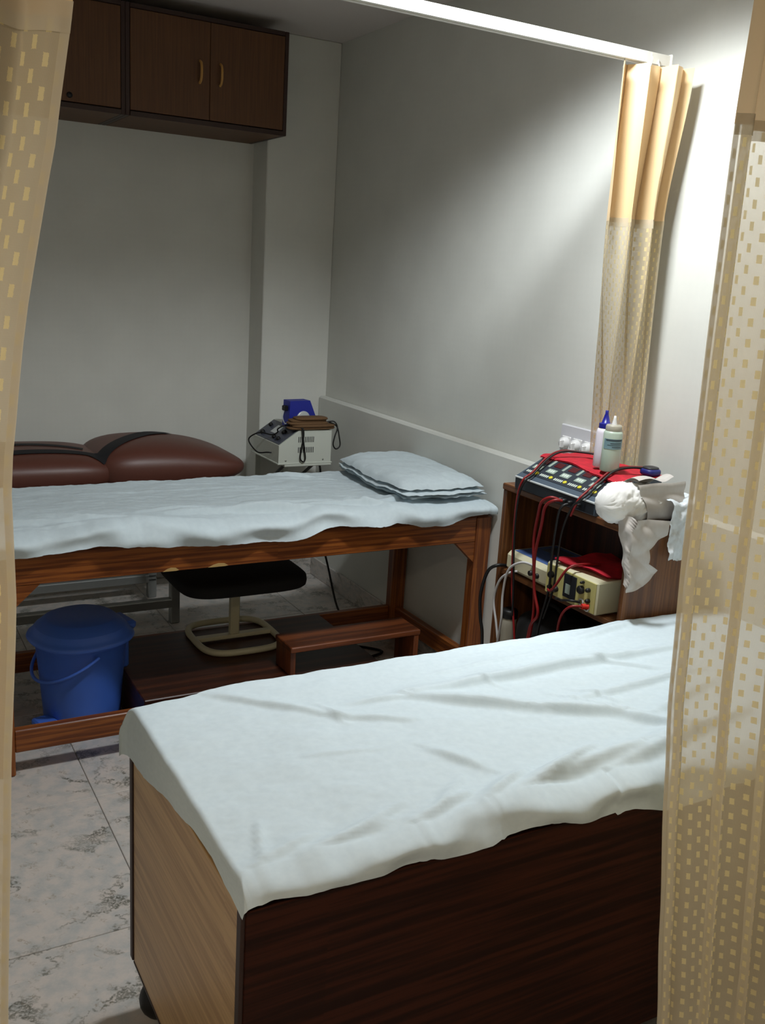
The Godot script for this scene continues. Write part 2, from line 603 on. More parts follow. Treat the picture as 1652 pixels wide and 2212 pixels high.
# ------------------------------------------------------------------ scene
func _ready() -> void:
	rng.seed = 4
	wr_noise.seed = 8
	wr_noise.frequency = 1.0
	# camera
	var cam := Camera3D.new()
	cam.name = "camera"
	add_child(cam)
	cam.transform = Transform3D(Basis(Vector3(0.873646, 0.0602015, 0.4828233), Vector3(0.0657939, 0.9685852, -0.2398204), Vector3(-0.4820931, 0.241285, 0.8422397)), Vector3(-2.12562, 1.55, 4.35857))
	cam.fov = 56.2678
	cam.near = 0.02
	cam.far = 50.0
	cam.current = true
	var we := WorldEnvironment.new()
	we.name = "environment"
	var env := Environment.new()
	env.background_mode = Environment.BG_COLOR
	env.background_color = Color(0.0, 0.0, 0.0)
	env.tonemap_mode = Environment.TONE_MAPPER_LINEAR
	env.tonemap_exposure = 1.0
	env.sdfgi_enabled = true
	env.ssao_enabled = true
	env.ssil_enabled = true
	we.environment = env
	add_child(we)
	make_materials()
	downlight(Vector3(-0.70, CEIL, 2.40), 5.0, "round recessed downlight in the ceiling between the two beds", Color(0.97, 0.99, 1.0), 72.0)
	downlight(Vector3(-2.65, CEIL, 4.95), 2.6, "round recessed downlight in the ceiling of the passage outside the curtains", Color(1.0, 0.92, 0.82))

	build_room()
	build_near_couch()
	build_back_couch()
	build_traction_table()
	build_therapy_unit()
	build_under_couch()
	build_rack()
	build_rack_things()
	build_cables()
	build_overhead_cabinets()
	build_curtains()


func build_room() -> void:
	# floor: slab with marble tiles laid on it
	var fl := struct("floor", box(Vector3(-3.7, -0.12, -0.3), Vector3(0.12, -0.003, 6.2), 0.0), M.grout)
	var pitch := 0.61
	var meshes := []
	for k in 6:
		var st := new_st(false)
		var o := Vector2(0.13 * k + 0.07, 0.29 * k)
		var rot := k % 2 == 1
		var h := pitch * 0.5 - 0.0009
		var b := 0.0015
		var uvq := func(p: Vector3) -> Vector2:
			var q := Vector2(p.x, p.z) / 1.1
			if rot:
				q = Vector2(q.y, -q.x)
			return q + o
		var top := [Vector3(-h + b, 0, -h + b), Vector3(h - b, 0, -h + b), Vector3(h - b, 0, h - b), Vector3(-h + b, 0, h - b)]
		var low := [Vector3(-h, -b, -h), Vector3(h, -b, -h), Vector3(h, -b, h), Vector3(-h, -b, h)]
		quad(st, top[0], top[1], top[2], top[3], Vector3.UP, uvq.call(top[0]), uvq.call(top[1]), uvq.call(top[2]), uvq.call(top[3]))
		for e in 4:
			var e2 := (e + 1) % 4
			var n: Vector3 = (low[e] + low[e2]) + Vector3.UP
			quad(st, top[e], top[e2], low[e2], low[e], n, uvq.call(top[e]), uvq.call(top[e2]), uvq.call(low[e2]), uvq.call(low[e]))
			quad(st, low[e], low[e2], low[e2] + Vector3(0, -0.012, 0), low[e] + Vector3(0, -0.012, 0), low[e] + low[e2], uvq.call(low[e]), uvq.call(low[e2]), uvq.call(low[e2]), uvq.call(low[e]))
		st.generate_normals()
		meshes.append(st.commit())
	for i in range(-4, 4):
		for j in range(-5, 7):
			var cx := -1.556 + (i + 0.5) * pitch
			var cz := 2.375 + (j + 0.5) * pitch
			if cx < -3.9 or cx > 0.2 or cz < -0.4 or cz > 6.3:
				continue
			var o := MeshInstance3D.new()
			o.name = "floor_tile"
			o.mesh = meshes[posmod(i * 5 + j * 3 + i * j, 6)]
			o.material_override = M.marble
			o.position = Vector3(cx, 0, cz)
			fl.add_child(o, true)
	struct("ceiling", box(Vector3(-3.7, CEIL, -0.3), Vector3(0.12, CEIL + 0.12, 6.2), 0.0), M.ceiling)
	var wr := struct("wall_right", box(Vector3(0, -0.1, -0.3), Vector3(0.12, CEIL, 6.2), 0.0), M.wall)
	obj("dado", box(Vector3(-0.042, 0.0, 0.0), Vector3(0.0, 0.935, 6.08), 0.008), M.wall, wr, "thicker plastered lower part of the wall with a ledge on top")
	var wb := struct("wall_back", box(Vector3(-3.7, -0.1, -0.3), Vector3(0.0, CEIL, -0.17), 0.0), M.wall)
	obj("pillar", box(Vector3(-0.357, 0.0, -0.18), Vector3(0.0, CEIL, 0.0), 0.004), M.wall, wb)
	struct("wall_left", box(Vector3(-3.7, -0.1, -0.3), Vector3(-3.58, CEIL, 6.2), 0.0), M.wall)
	struct("wall_front", box(Vector3(-3.7, -0.1, 6.08), Vector3(0.12, CEIL, 6.2), 0.0), M.wall)
	# marble skirting in slabs
	var sk := new_st(false)
	for k in 8:
		bx(sk, Vector3(-0.054, 0, 0.016 + k * 0.755), Vector3(-0.042, 0.1, 0.016 + (k + 1) * 0.755 - 0.002), 0.003, 2)
	struct("baseboard_right", sk, M.marble)
	sk = new_st(false)
	bx(sk, Vector3(-0.357, 0, 0.0), Vector3(-0.042, 0.1, 0.014), 0.003)
	bx(sk, Vector3(-0.371, 0, -0.17), Vector3(-0.357, 0.1, 0.014), 0.003)
	for k in 4:
		bx(sk, Vector3(-0.373 - (k + 1) * 0.8, 0, -0.17), Vector3(-0.373 - k * 0.8, 0.1, -0.156), 0.003)
	struct("baseboard_back", sk, M.marble)


func build_near_couch() -> void:
	var x0 := -1.675
	var x1 := -0.045
	var z0 := 2.625
	var z1 := 3.24
	var y0 := 0.125
	var y1 := 0.645
	var t := thing("treatment_couch", "near box-sided couch with dark walnut side, tan foot panel and ball casters", "couch", Vector3((x0 + x1) * 0.5, 0, (z0 + z1) * 0.5))
	var o := -t.position
	obj("side_panel", box(o + Vector3(x0 + 0.004, y0, z1 - 0.019), o + Vector3(x1, y1, z1), 0.002, 0), M.walnut, t, "dark walnut laminate long side")
	obj("side_panel", box(o + Vector3(x0 + 0.004, y0, z0), o + Vector3(x1, y1, z0 + 0.019), 0.002, 0), M.walnut, t)
	obj("foot_panel", box(o + Vector3(x0, y0, z0 + 0.019), o + Vector3(x0 + 0.019, y1, z1 - 0.019), 0.001, 2), M.tan, t, "pale tan laminate end")
	obj("head_panel", box(o + Vector3(x1 - 0.019, y0, z0 + 0.02), o + Vector3(x1, y1 - 0.001, z1 - 0.02), 0.001, 2), M.tan, t)
	obj("top_board", box(o + Vector3(x0 + 0.02, y1 - 0.02, z0 + 0.02), o + Vector3(x1 - 0.02, y1, z1 - 0.02), 0.001), M.walnut, t)
	# dark edging on the corners and under the foot panel
	for z in [z0 - 0.002, z1 - 0.017]:
		obj("edge_strip", box(o + Vector3(x0 - 0.003, y0 - 0.002, z), o + Vector3(x0 + 0.004, y1, z + 0.019), 0.002, 1), M.darktrim, t)
	obj("edge_strip", box(o + Vector3(x0 - 0.001, y0 - 0.006, z0 + 0.017), o + Vector3(x0 + 0.019, y0, z1 - 0.017), 0.001, 2), M.darktrim, t)
	obj("mattress", box(o + Vector3(x0 + 0.012, y1, z0 + 0.01), o + Vector3(x1 - 0.01, y1 + 0.016, z1 - 0.03), 0.008), M.foam, t)
	for cx in [x0 + 0.045, x1 - 0.06]:
		for cz in [z0 + 0.05, z1 - 0.06]:
			var cst := new_st()
			var pr := []
			for k in 13:
				var a := PI * k / 12.0 - PI / 2
				pr.append(Vector2(0.042 * cos(a), 0.042 + 0.042 * sin(a)))
			lathe(cst, pr, 20, Transform3D(Basis.IDENTITY, o + Vector3(cx, 0.0, cz)))
			lathe(cst, [Vector2(0.0, 0.06), Vector2(0.016, 0.06), Vector2(0.016, 0.118), Vector2(0.028, 0.118), Vector2(0.028, 0.124), Vector2(0.0, 0.124)], 16, Transform3D(Basis.IDENTITY, o + Vector3(cx, 0, cz)))
			obj("caster", cst, M.black, t)

	# the sheet: flat on the pad, over the foot edge on the left, tucked along the near side
	fg_folds = [
		[-1.127, 2.797, -0.38, 2.806, 0.013, 0.024], [-1.277, 2.787, -1.142, 2.807, 0.006, 0.016], [-1.142, 2.807, -0.928, 2.961, 0.013, 0.026],
		[-0.928, 2.961, -0.777, 3.032, 0.014, 0.026], [-0.777, 3.032, -0.70, 3.147, 0.012, 0.024], [-1.516, 2.632, -1.329, 2.83, 0.007, 0.02],
		[-1.329, 2.83, -1.196, 2.899, 0.006, 0.018], [-1.226, 3.013, -1.166, 3.117, 0.007, 0.02], [-0.559, 2.66, -0.36, 2.62, 0.008, 0.02],
		[-0.838, 2.955, -0.42, 2.93, 0.008, 0.018], [-1.345, 2.765, -1.32, 2.861, 0.004, 0.012], 
		[-1.25, 3.215, -0.85, 3.16, 0.016, 0.03], [-0.95, 3.20, -0.5, 3.12, 0.014, 0.03], [-0.66, 2.78, -0.52, 2.90, 0.006, 0.014], [-0.70, 3.06, -0.45, 2.99, 0.009, 0.02],
		[-1.64, 3.20, -1.52, 3.165, 0.005, 0.014], [-1.56, 3.205, -1.42, 3.185, 0.007, 0.014], [-1.47, 3.19, -1.36, 3.15, 0.005, 0.012], [-1.36, 3.20, -1.24, 3.17, 0.008, 0.014],
		[-1.30, 3.18, -1.22, 3.12, 0.005, 0.010], [-1.22, 3.20, -1.10, 3.15, 0.009, 0.016], [-1.10, 3.195, -0.93, 3.14, 0.010, 0.018], [-1.60, 3.10, -1.63, 3.19, 0.004, 0.010],
		[-1.05, 2.72, -0.70, 2.70, 0.003, 0.008], [-1.45, 2.95, -1.30, 2.98, 0.0025, 0.010], [-0.86, 2.90, -0.80, 3.02, 0.004, 0.009], [-0.80, 2.90, -0.74, 3.00, 0.004, 0.009], [-0.98, 2.76, -0.93, 2.84, 0.003, 0.008],
	]
	var ex0 := x0 + 0.012
	var ez0 := z0 + 0.012
	var ez1 := z1 - 0.036
	var top := y1 + 0.042
	var r := 0.02
	var hang := [[0.0, 0.105], [0.12, 0.10], [0.38, 0.066], [0.67, 0.040], [0.85, 0.034], [1.0, 0.042]]
	var f := func(u: float, v: float) -> Vector3:
		# v runs from the far side to the near side, u from the foot to the head
		var x_in := lerpf(ex0, x1 + 0.005, maxf(0.0, (u - 0.09) / 0.91))
		var kz := clampf((v - 0.1) / 0.76, 0, 1)
		var z_in := lerpf(ez0 - 0.012 - 0.02 * smoothstep(0.0, 0.25, x_in - ex0), ez1, kz)
		var dl := 0.0
		if u < 0.09:
			var drop := 0.0
			for i in hang.size() - 1:
				if kz >= hang[i][0] and kz <= hang[i + 1][0]:
					drop = lerpf(hang[i][1], hang[i + 1][1], (kz - hang[i][0]) / (hang[i + 1][0] - hang[i][0]))
			dl = (1.0 - u / 0.09) * drop
		var dn := 0.0
		var wave := 0.0
		if v > 0.86:
			var dr := 0.066 + 0.006 * sin(x_in * 5.3 + 0.4) + 0.003 * sin(x_in * 14.0 + 1.0) + 0.018 * smoothstep(-1.15, -0.8, x_in) - 0.012 * smoothstep(-1.5, -1.66, x_in)
			dn = (v - 0.86) / 0.14 * dr
			wave = (0.010 + 0.006 * sin(x_in * 13.0 + dn * 60.0) + 0.004 * sin(x_in * 29.0 - dn * 80.0) + 0.002 * sin(x_in * 61.0 + dn * 40.0)) * smoothstep(0.0, 0.04, dn)
		var df := 0.0
		if v < 0.1:
			df = (0.1 - v) / 0.1 * (0.05 + 0.008 * sin(x_in * 9.0))
		var el := over_edge(dl, 0.010)
		var en := over_edge(dn, 0.036)
		var ef := over_edge(df, r)
		var sag := 0.005 * wr_noise.get_noise_2d(x_in * 5.0, z_in * 7.0) + 0.0010 * wr_noise.get_noise_2d(x_in * 16.0 + 40, z_in * 22.0)
		var crown := (0.004 + 0.012 * smoothstep(0.0, 0.3, x_in - ex0)) * (0.5 + 0.5 * sin(PI * kz))
		var y := top + crown + sag + folds_at(fg_folds, x_in, z_in) - maxf(el.y, maxf(en.y, ef.y))
		if dl > 0 and (dn > 0 or df > 0):
			y -= 0.2 * minf(dl, maxf(dn, df))
		var x := x_in - el.x - 0.010 * smoothstep(0.01, 0.06, dl) - 0.002 * sin(z_in * 30.0) * smoothstep(0.02, 0.08, dl)
		if df > 0:
			x -= 0.25 * minf(df, dl)
		var z := z_in + en.x - ef.x + wave + 0.004 * smoothstep(0.01, 0.04, dn)
		return Vector3(x, y, z)
	var st := new_st()
	grid(st, f, 290, 160, 1.9, 0.8, true)
	var s := obj("bed_sheet", st, M.sheet)
	tag(s, "wrinkled pale blue-white sheet spread over the near walnut-sided couch", "bed sheet")


func build_back_couch() -> void:
	var xl := -1.812
	var xr := -0.052
	var z0 := 0.925
	var z1 := 1.56
	var top := 0.70
	var lw := 0.065
	var t := thing("examination_bed", "teak-framed examination bed with open legs by the right wall", "bed", Vector3((xl + xr) * 0.5, 0, (z0 + z1) * 0.5))
	var o := -t.position
	for x in [xl, xr - lw]:
		for z in [z0, z1 - 0.05]:
			obj("leg", box(o + Vector3(x, 0, z), o + Vector3(x + lw, top, z + 0.05), 0.004, 1), M.teak, t)
	for z in [z0 + 0.002, z1 - 0.035]:
		obj("rail", box(o + Vector3(xl + lw, 0.605, z), o + Vector3(xr - lw, top, z + 0.03), 0.003, 0), M.teak, t)
		obj("stretcher", box(o + Vector3(xl + lw, 0.075, z), o + Vector3(xr - lw, 0.148, z + 0.03), 0.003, 0), M.teak, t)
	for x in [xl + 0.01, xr - lw + 0.02]:
		obj("rail", box(o + Vector3(x, 0.605, z0 + 0.05), o + Vector3(x + 0.03, top, z1 - 0.05), 0.003, 2), M.teak, t)
		obj("stretcher", box(o + Vector3(x, 0.075, z0 + 0.05), o + Vector3(x + 0.03, 0.148, z1 - 0.05), 0.003, 2), M.teak, t)
	# corner braces: small triangles under the rail
	for side in [0, 1]:
		for z in [z0 + 0.004, z1 - 0.033]:
			var st := new_st(false)
			var bx0 := xl + lw if side == 0 else xr - lw
			var sg := 1.0 if side == 0 else -1.0
			extrude(st, PackedVector2Array([Vector2(bx0, 0.605), Vector2(bx0 + sg * 0.085, 0.605), Vector2(bx0, 0.525)]), z, z + 0.026, Transform3D(Basis.IDENTITY, o))
			obj("corner_brace", st, M.teak, t)
	# chipped veneer on the front rail
	for c in [[-1.115, 0.034], [-1.27, 0.026]]:
		var st := new_st(false)
		var q: float = c[1]
		extrude(st, PackedVector2Array([Vector2(c[0] - q, 0.606), Vector2(c[0] - q * 0.5, 0.614), Vector2(c[0], 0.618), Vector2(c[0] + q * 0.6, 0.616), Vector2(c[0] + q, 0.608), Vector2(c[0] + q * 0.7, 0.606)]), z1 - 0.006, z1 - 0.0042, Transform3D(Basis.IDENTITY, o))
		obj("veneer_chip", st, M.chip, t, "bare pale wood where veneer broke off")
	obj("bed_board", box(o + Vector3(xl + 0.01, 0.69, z0 + 0.01), o + Vector3(xr - 0.01, top + 0.004, z1 - 0.01), 0.002), M.teak, t)
	obj("mattress", box(o + Vector3(xl + 0.01, top + 0.004, z0 + 0.01), o + Vector3(xr - 0.012, top + 0.042, z1 - 0.03), 0.015), M.foam, t)

	bk_folds = [
		[-1.60, 1.50, -1.15, 1.55, 0.016, 0.03], [-1.25, 1.42, -0.85, 1.49, 0.013, 0.028], [-1.75, 1.42, -1.35, 1.50, 0.012, 0.03], [-0.62, 1.40, -0.55, 1.50, 0.009, 0.018],
		[-0.50, 1.46, -0.28, 1.44, 0.010, 0.022], [-0.95, 1.36, -0.55, 1.44, 0.008, 0.022], [-1.45, 1.10, -0.7, 1.12, 0.003, 0.01], [-0.68, 0.95, -0.55, 1.02, 0.010, 0.02],
		[-1.1, 1.25, -0.65, 1.22, 0.003, 0.01], [-0.4, 1.5, -0.2, 1.42, 0.009, 0.02],
		[-1.72, 1.36, -1.50, 1.47, 0.010, 0.02], [-1.0, 1.47, -0.62, 1.54, 0.016, 0.024], [-0.75, 1.44, -0.42, 1.53, 0.014, 0.022], [-1.35, 1.38, -1.02, 1.41, 0.008, 0.02], [-0.33, 1.38, -0.12, 1.5, 0.012, 0.02],
		[-0.58, 1.33, -0.50, 1.42, 0.005, 0.010], [-0.46, 1.36, -0.40, 1.47, 0.006, 0.012], [-1.15, 1.02, -0.85, 1.04, 0.0025, 0.008], [-0.95, 1.16, -0.55, 1.15, 0.003, 0.008], [-0.70, 1.00, -0.48, 1.08, 0.003, 0.010], [-1.55, 1.2, -1.2, 1.18, 0.0025, 0.010],
	]
	var toph := top + 0.057
	var f := func(u: float, v: float) -> Vector3:
		var kx := clampf((u - 0.04) / 0.92, 0, 1)
		var x_in := lerpf(xl + 0.012, xr - 0.022, kx)
		var kz := clampf((v - 0.1) / 0.76, 0, 1)
		var z_in := lerpf(z0 + 0.015, z1 - 0.045, kz)
		var dn := 0.0
		var wave := 0.0
		if v > 0.86:
			var dr := 0.092 + 0.010 * sin(x_in * 5.2 + 1.2) + 0.006 * sin(x_in * 13.0) - 0.03 * smoothstep(-0.3, -0.08, x_in)
			dn = (v - 0.86) / 0.14 * dr
			wave = (0.007 * sin(x_in * 8.0 + dn * 70.0) + 0.006 * sin(x_in * 23.0 - dn * 50.0) + 0.004 * sin(x_in * 47.0) + 0.02) * smoothstep(0.0, 0.04, dn)
		var df := 0.0
		if v < 0.1:
			df = (0.1 - v) / 0.1 * 0.05
		var de := 0.0
		var ds := 0.0
		if u < 0.04:
			ds = (0.04 - u) / 0.04 * 0.06
		if u > 0.96:
			de = (u - 0.96) / 0.04 * 0.052
		var en := over_edge(dn, 0.04)
		var ef := over_edge(df, 0.018)
		var es := over_edge(ds, 0.02)
		var ee := over_edge(de, 0.02)
		var sag := 0.005 * wr_noise.get_noise_2d(x_in * 5.0 + 11, z_in * 8.0) + 0.003 * wr_noise.get_noise_2d(x_in * 18.0 + 60, z_in * 40.0)
		var y := toph + sag + folds_at(bk_folds, x_in, z_in) - maxf(maxf(en.y, ef.y), maxf(es.y, ee.y))
		return Vector3(x_in + ee.x - es.x, y, z_in + en.x - ef.x + wave + 0.012 * smoothstep(0.01, 0.05, dn))
	var st := new_st()
	grid(st, f, 280, 120, 1.9, 0.85, true)
	var s := obj("bed_sheet", st, M.sheet)
	tag(s, "crumpled pale sheet tucked along the teak-framed examination bed", "bed sheet")

	# pillow: a soft flat cushion in a case, folded double at the near end
	var p := thing("pillow", "flat white pillow lying at the wall end of the teak bed", "pillow", Vector3(-0.24, toph + 0.02, 1.225), -0.06)
	var pf := func(u: float, v: float, hi: float, lo: float) -> Vector3:
		var a := u * 2.0 - 1.0
		var b := v * 2.0 - 1.0
		var ra := pow(maxf(0.0, 1.0 - pow(absf(a), 3.2)), 0.55)
		var rb := pow(maxf(0.0, 1.0 - pow(absf(b), 4.0)), 0.55)
		var q := 1.0 - 0.06 * absf(a * b)
		var n := 0.006 * wr_noise.get_noise_2d(a * 3.0, b * 4.0 + lo * 90.0) + 0.004 * sin(b * 6.0 + a * 3.0) * (1.0 - ra)
		return Vector3(a * 0.18 * q + 0.012 * b * b, lo + (hi - lo) * ra * rb + n, b * 0.305 * q)
	st = new_st()
	grid(st, func(u, v): return pf.call(u, v, 0.075, 0.03), 50, 70, 0.4, 0.7, true)
	grid(st, func(u, v): return pf.call(u, v, 0.026, 0.029), 50, 70, 0.4, 0.7, false)
	obj("pillow_case", st, M.pillow, p)
	st = new_st()
	grid(st, func(u, v): return pf.call(u, v, 0.028, 0.014) * Vector3(1.0, 1, 1.02) + Vector3(-0.006, 0, 0.012), 40, 60, 0.4, 0.7, true)
	grid(st, func(u, v): return pf.call(u, v, 0.012, 0.013) * Vector3(1.0, 1, 1.02) + Vector3(-0.006, 0, 0.012), 40, 60, 0.4, 0.7, false)
	obj("folded_flap", st, M.pillow, p, "open flange of the pillow case folded beneath")
	st = new_st()
	grid(st, func(u, v): return pf.call(u, v, 0.014, 0.002) * Vector3(1.03, 1, 1.03) + Vector3(0.004, 0, 0.004), 40, 60, 0.4, 0.7, true)
	grid(st, func(u, v): return pf.call(u, v, 0.0, 0.001) * Vector3(1.03, 1, 1.03) + Vector3(0.004, 0, 0.004), 40, 60, 0.4, 0.7, false)
	obj("folded_flap", st, M.pillow, p)


func build_traction_table() -> void:
	var t := thing("traction_table", "brown leather traction table with black straps behind the teak bed", "therapy table", Vector3(-1.35, 0, 0.28))
	for c in [[0.425, 0.33, 0.69, 0.118, 0.55], [-0.20, 0.40, 0.685, 0.095, 0.1]]:
		var st := new_st()
		pad(st, Vector3(c[0], c[2], 0.0), Vector3(c[1], c[3], 0.25), 0.42, 0.75, 64, 28, c[4])
		obj("cushion", st, M.leather, t, "domed brown leather cushion")
	for z in [-0.18, 0.18]:
		obj("side_rail", box(Vector3(-0.62, 0.53, z - 0.02), Vector3(0.62, 0.575, z + 0.02), 0.004), M.steel, t)
		obj("lower_rail", box(Vector3(-0.62, 0.075, z - 0.02), Vector3(0.45, 0.115, z + 0.02), 0.004), M.steel, t)
	for x in [-0.60, 0.43]:
		for z in [-0.18, 0.18]:
			obj("leg", box(Vector3(x - 0.02, 0, z - 0.02), Vector3(x + 0.02, 0.53, z + 0.02), 0.004, 1), M.steel, t)
	obj("bed_deck", box(Vector3(-0.62, 0.575, -0.2), Vector3(0.68, 0.597, 0.2), 0.003), M.black, t)
	# straps lie over the cushions: follow the dome of each
	var dome := func(x: float, z: float) -> float:
		var y := 0.6
		for c in [[0.425, 0.33, 0.69, 0.118, 0.55], [-0.20, 0.40, 0.685, 0.095, 0.1]]:
			var a: float = (x - c[0]) / c[1]
			var ax := pow(absf(a), 2.0 / 0.42)
			var az := pow(absf(z / 0.25), 2.0 / 0.42)
			var r := pow(ax + az, 0.21)
			if r < 1.0:
				var tall: float = 1.0 - c[4] * pow(maxf(0.0, a + 0.2) / 1.2, 1.6)
				y = maxf(y, c[2] + c[3] * tall * pow(maxf(0.0, 1.0 - pow(r, 2.0 / 0.75)), 0.375))
		return y
	var strap := func(pts: Array, wd: float) -> SurfaceTool:
		var st := new_st()
		var path := spline(pts, 0.02)
		grid(st, func(u, v):
			var i := int(round(u * (path.size() - 1)))
			var a: Vector3 = path[maxi(i - 1, 0)]
			var b: Vector3 = path[mini(i + 1, path.size() - 1)]
			var d := (b - a).normalized()
			var side := Vector3(-d.z, 0, d.x).normalized()
			var q: Vector3 = path[i] + side * (v - 0.5) * wd
			q.y = dome.call(q.x, q.z) + 0.004
			return q, path.size() - 1, 4, 1, 0.05, true)
		return st
	obj("strap", strap.call([Vector3(0.10, 0, 0.18), Vector3(0.20, 0, 0.09), Vector3(0.34, 0, -0.02), Vector3(0.47, 0, -0.10)], 0.075), M.strap, t)
	obj("strap", strap.call([Vector3(-0.62, 0, 0.06), Vector3(-0.35, 0, 0.02), Vector3(-0.12, 0, -0.01), Vector3(0.08, 0, 0.03)], 0.035), M.strap, t)
	obj("strap", strap.call([Vector3(-0.62, 0, 0.17), Vector3(-0.36, 0, 0.15), Vector3(-0.12, 0, 0.12), Vector3(0.14, 0, 0.13)], 0.05), M.strap, t)


func build_therapy_unit() -> void:
	# bracket shelf on the pillar, behind the bed head
	var t := thing("wall_shelf", "small white bracket shelf on the corner pillar carrying the therapy unit", "shelf", Vector3(-0.30, 0.68, 0.0))
	obj("shelf_board", box(Vector3(-0.10, -0.012, 0.0), Vector3(0.135, 0.0, 0.424), 0.003), M.white_metal, t)
	for x in [-0.06, 0.09]:
		var bk := new_st()
		tube(bk, [Vector3(x, -0.014, 0.34), Vector3(x, -0.22, 0.008)], 0.008, 10)
		obj("strut", bk, M.socket_dark, t)
		obj("wall_plate", box(Vector3(x - 0.014, -0.26, 0.0), Vector3(x + 0.014, -0.012, 0.006), 0.002), M.white_metal, t)
	# the unit: slanted control panel to the left, vented side towards the room
	var u := thing("therapy_unit", "white metal therapy unit with slanted dark control panel and vent slots", "medical device", Vector3(-0.43, 0.68, 0.42))
	# local: x right, z towards the room; vented side at z = 0, body runs back to z = -0.33
	var st := new_st(false)
	var prof := PackedVector2Array([Vector2(0, 0.006), Vector2(0.262, 0.006), Vector2(0.262, 0.152), Vector2(0.105, 0.160), Vector2(0, 0.088)])
	extrude(st, prof, -0.31, 0.0)
	obj("body", st, M.white_metal, u)
	st = new_st(false)
	bx(st, Vector3(-0.004, 0.0, -0.315), Vector3(0.268, 0.006, 0.004), 0.001)
	obj("base_plate", st, M.white_metal, u)
	var slope := atan2(0.072, 0.105)
	var xf := Transform3D(Basis(Vector3(0, 0, 1), slope), Vector3(0, 0.088, 0))
	st = new_st(false)
	bx(st, Vector3(0.004, 0.0005, -0.302), Vector3(0.122, 0.003, -0.008), 0.001, 0, xf)
	var pl := obj("control_panel", st, M.panel, u, "dark grey control panel")
	for k in [[0.03, -0.06, 0.010], [0.03, -0.11, 0.010], [0.075, -0.08, 0.013], [0.03, -0.25, 0.012], [0.085, -0.26, 0.010]]:
		obj("knob", lathed([Vector2(k[2], 0.003), Vector2(k[2], 0.012), Vector2(k[2] * 0.8, 0.015), Vector2(0, 0.015)], 16, xf * Transform3D(Basis.IDENTITY, Vector3(k[0], 0, k[1]))), M.black, pl)
	st = new_st(false)
	bx(st, Vector3(0.05, 0.003, -0.2), Vector3(0.10, 0.0045, -0.14), 0.0005, 0, xf)
	obj("meter_window", st, M.silver, pl)
	for row in [0.100, 0.052]:
		for k in 10:
			obj("vent_slot", box(Vector3(0.095 + k * 0.0082, row, -0.001), Vector3(0.0985 + k * 0.0082, row + 0.026, 0.0012), 0.0004), M.socket_dark, u)
	for q in [[0.035, 0.018], [0.222, 0.018]]:
		obj("screw", lathed([Vector2(0.004, 0.0), Vector2(0.004, 0.002), Vector2(0, 0.003)], 10, Transform3D(Basis(Vector3.RIGHT, PI / 2), Vector3(q[0], q[1], 0.0))), M.steel, u)
	for q in [[0.03, 0.04], [0.225, 0.04]]:
		for zz in [-0.03, -0.28]:
			obj("foot", lathed([Vector2(0.008, -0.0005), Vector2(0.008, 0.0), Vector2(0.0, 0.0)], 10, Transform3D(Basis.IDENTITY, Vector3(q[0], 0, zz))), M.black, u)
	# blue sensor case on top of the unit
	var b := thing("blue_case", "small blue wedge-shaped case with round grey dial on the white therapy unit", "case", Vector3(-0.275, 0.836, 0.33), 0.12)
	st = new_st(false)
	extrude(st, PackedVector2Array([Vector2(-0.075, 0), Vector2(0.09, 0), Vector2(0.035, 0.122), Vector2(-0.072, 0.122)]), -0.06, 0.0)
	obj("shell", st, M.blue_box, b)
	obj("dial", lathed([Vector2(0.036, 0), Vector2(0.036, 0.003), Vector2(0.031, 0.005), Vector2(0, 0.005)], 28, Transform3D(Basis(Vector3.RIGHT, PI / 2), Vector3(0.0, 0.038, 0.0))), M.silver, b, "round silvery disc")
	obj("clasp", box(Vector3(-0.09, 0.075, -0.045), Vector3(-0.066, 0.098, -0.015), 0.003), M.black, b)
	st = new_st()
	tube(st, spline([Vector3(-0.085, 0.08, -0.03), Vector3(-0.095, 0.045, -0.025), Vector3(-0.085, 0.015, -0.02), Vector3(-0.076, 0.02, -0.02)], 0.006), 0.0025, 7)
	obj("ring", st, M.silver, b)
	# a coil of flat webbing belt
	var w := thing("webbing_belt", "folded bundle of brown webbing belt lying on the white therapy unit", "belt", Vector3(-0.265, 0.834, 0.40), 0.0)
	for k in 5:
		st = new_st()
		var yy := 0.006 + k * 0.011
		pad(st, Vector3(-0.004 * k + 0.012 * sin(k * 2.0), yy + 0.004, -0.006 + 0.006 * sin(k * 1.7)), Vector3(0.118 - 0.009 * k, 0.0085, 0.036), 0.5, 0.6, 32, 8)
		obj("belt_layer", st, M.webbing, w)
	# leads from the belt and the unit
	st = new_st()
	tube(st, spline([Vector3(-0.19, 0.868, 0.40), Vector3(-0.155, 0.872, 0.41), Vector3(-0.14, 0.845, 0.42), Vector3(-0.155, 0.80, 0.425), Vector3(-0.16, 0.765, 0.425), Vector3(-0.145, 0.745, 0.425), Vector3(-0.125, 0.76, 0.425), Vector3(-0.128, 0.80, 0.42), Vector3(-0.14, 0.85, 0.41), Vector3(-0.18, 0.87, 0.40)], 0.006), 0.0033, 7)
	tag(obj("cable", st, M.black), "black lead looped over the right end of the white therapy unit", "cable")
	st = new_st()
	tube(st, spline([Vector3(-0.33, 0.848, 0.425), Vector3(-0.318, 0.842, 0.43), Vector3(-0.315, 0.81, 0.432), Vector3(-0.322, 0.76, 0.432), Vector3(-0.328, 0.71, 0.432), Vector3(-0.314, 0.692, 0.432), Vector3(-0.303, 0.706, 0.432), Vector3(-0.310, 0.75, 0.434), Vector3(-0.318, 0.80, 0.434), Vector3(-0.322, 0.842, 0.43)], 0.006), 0.0036, 7)
	tag(obj("cable", st, M.black), "black lead hanging in a loop over the vent slots", "cable")
	st = new_st()
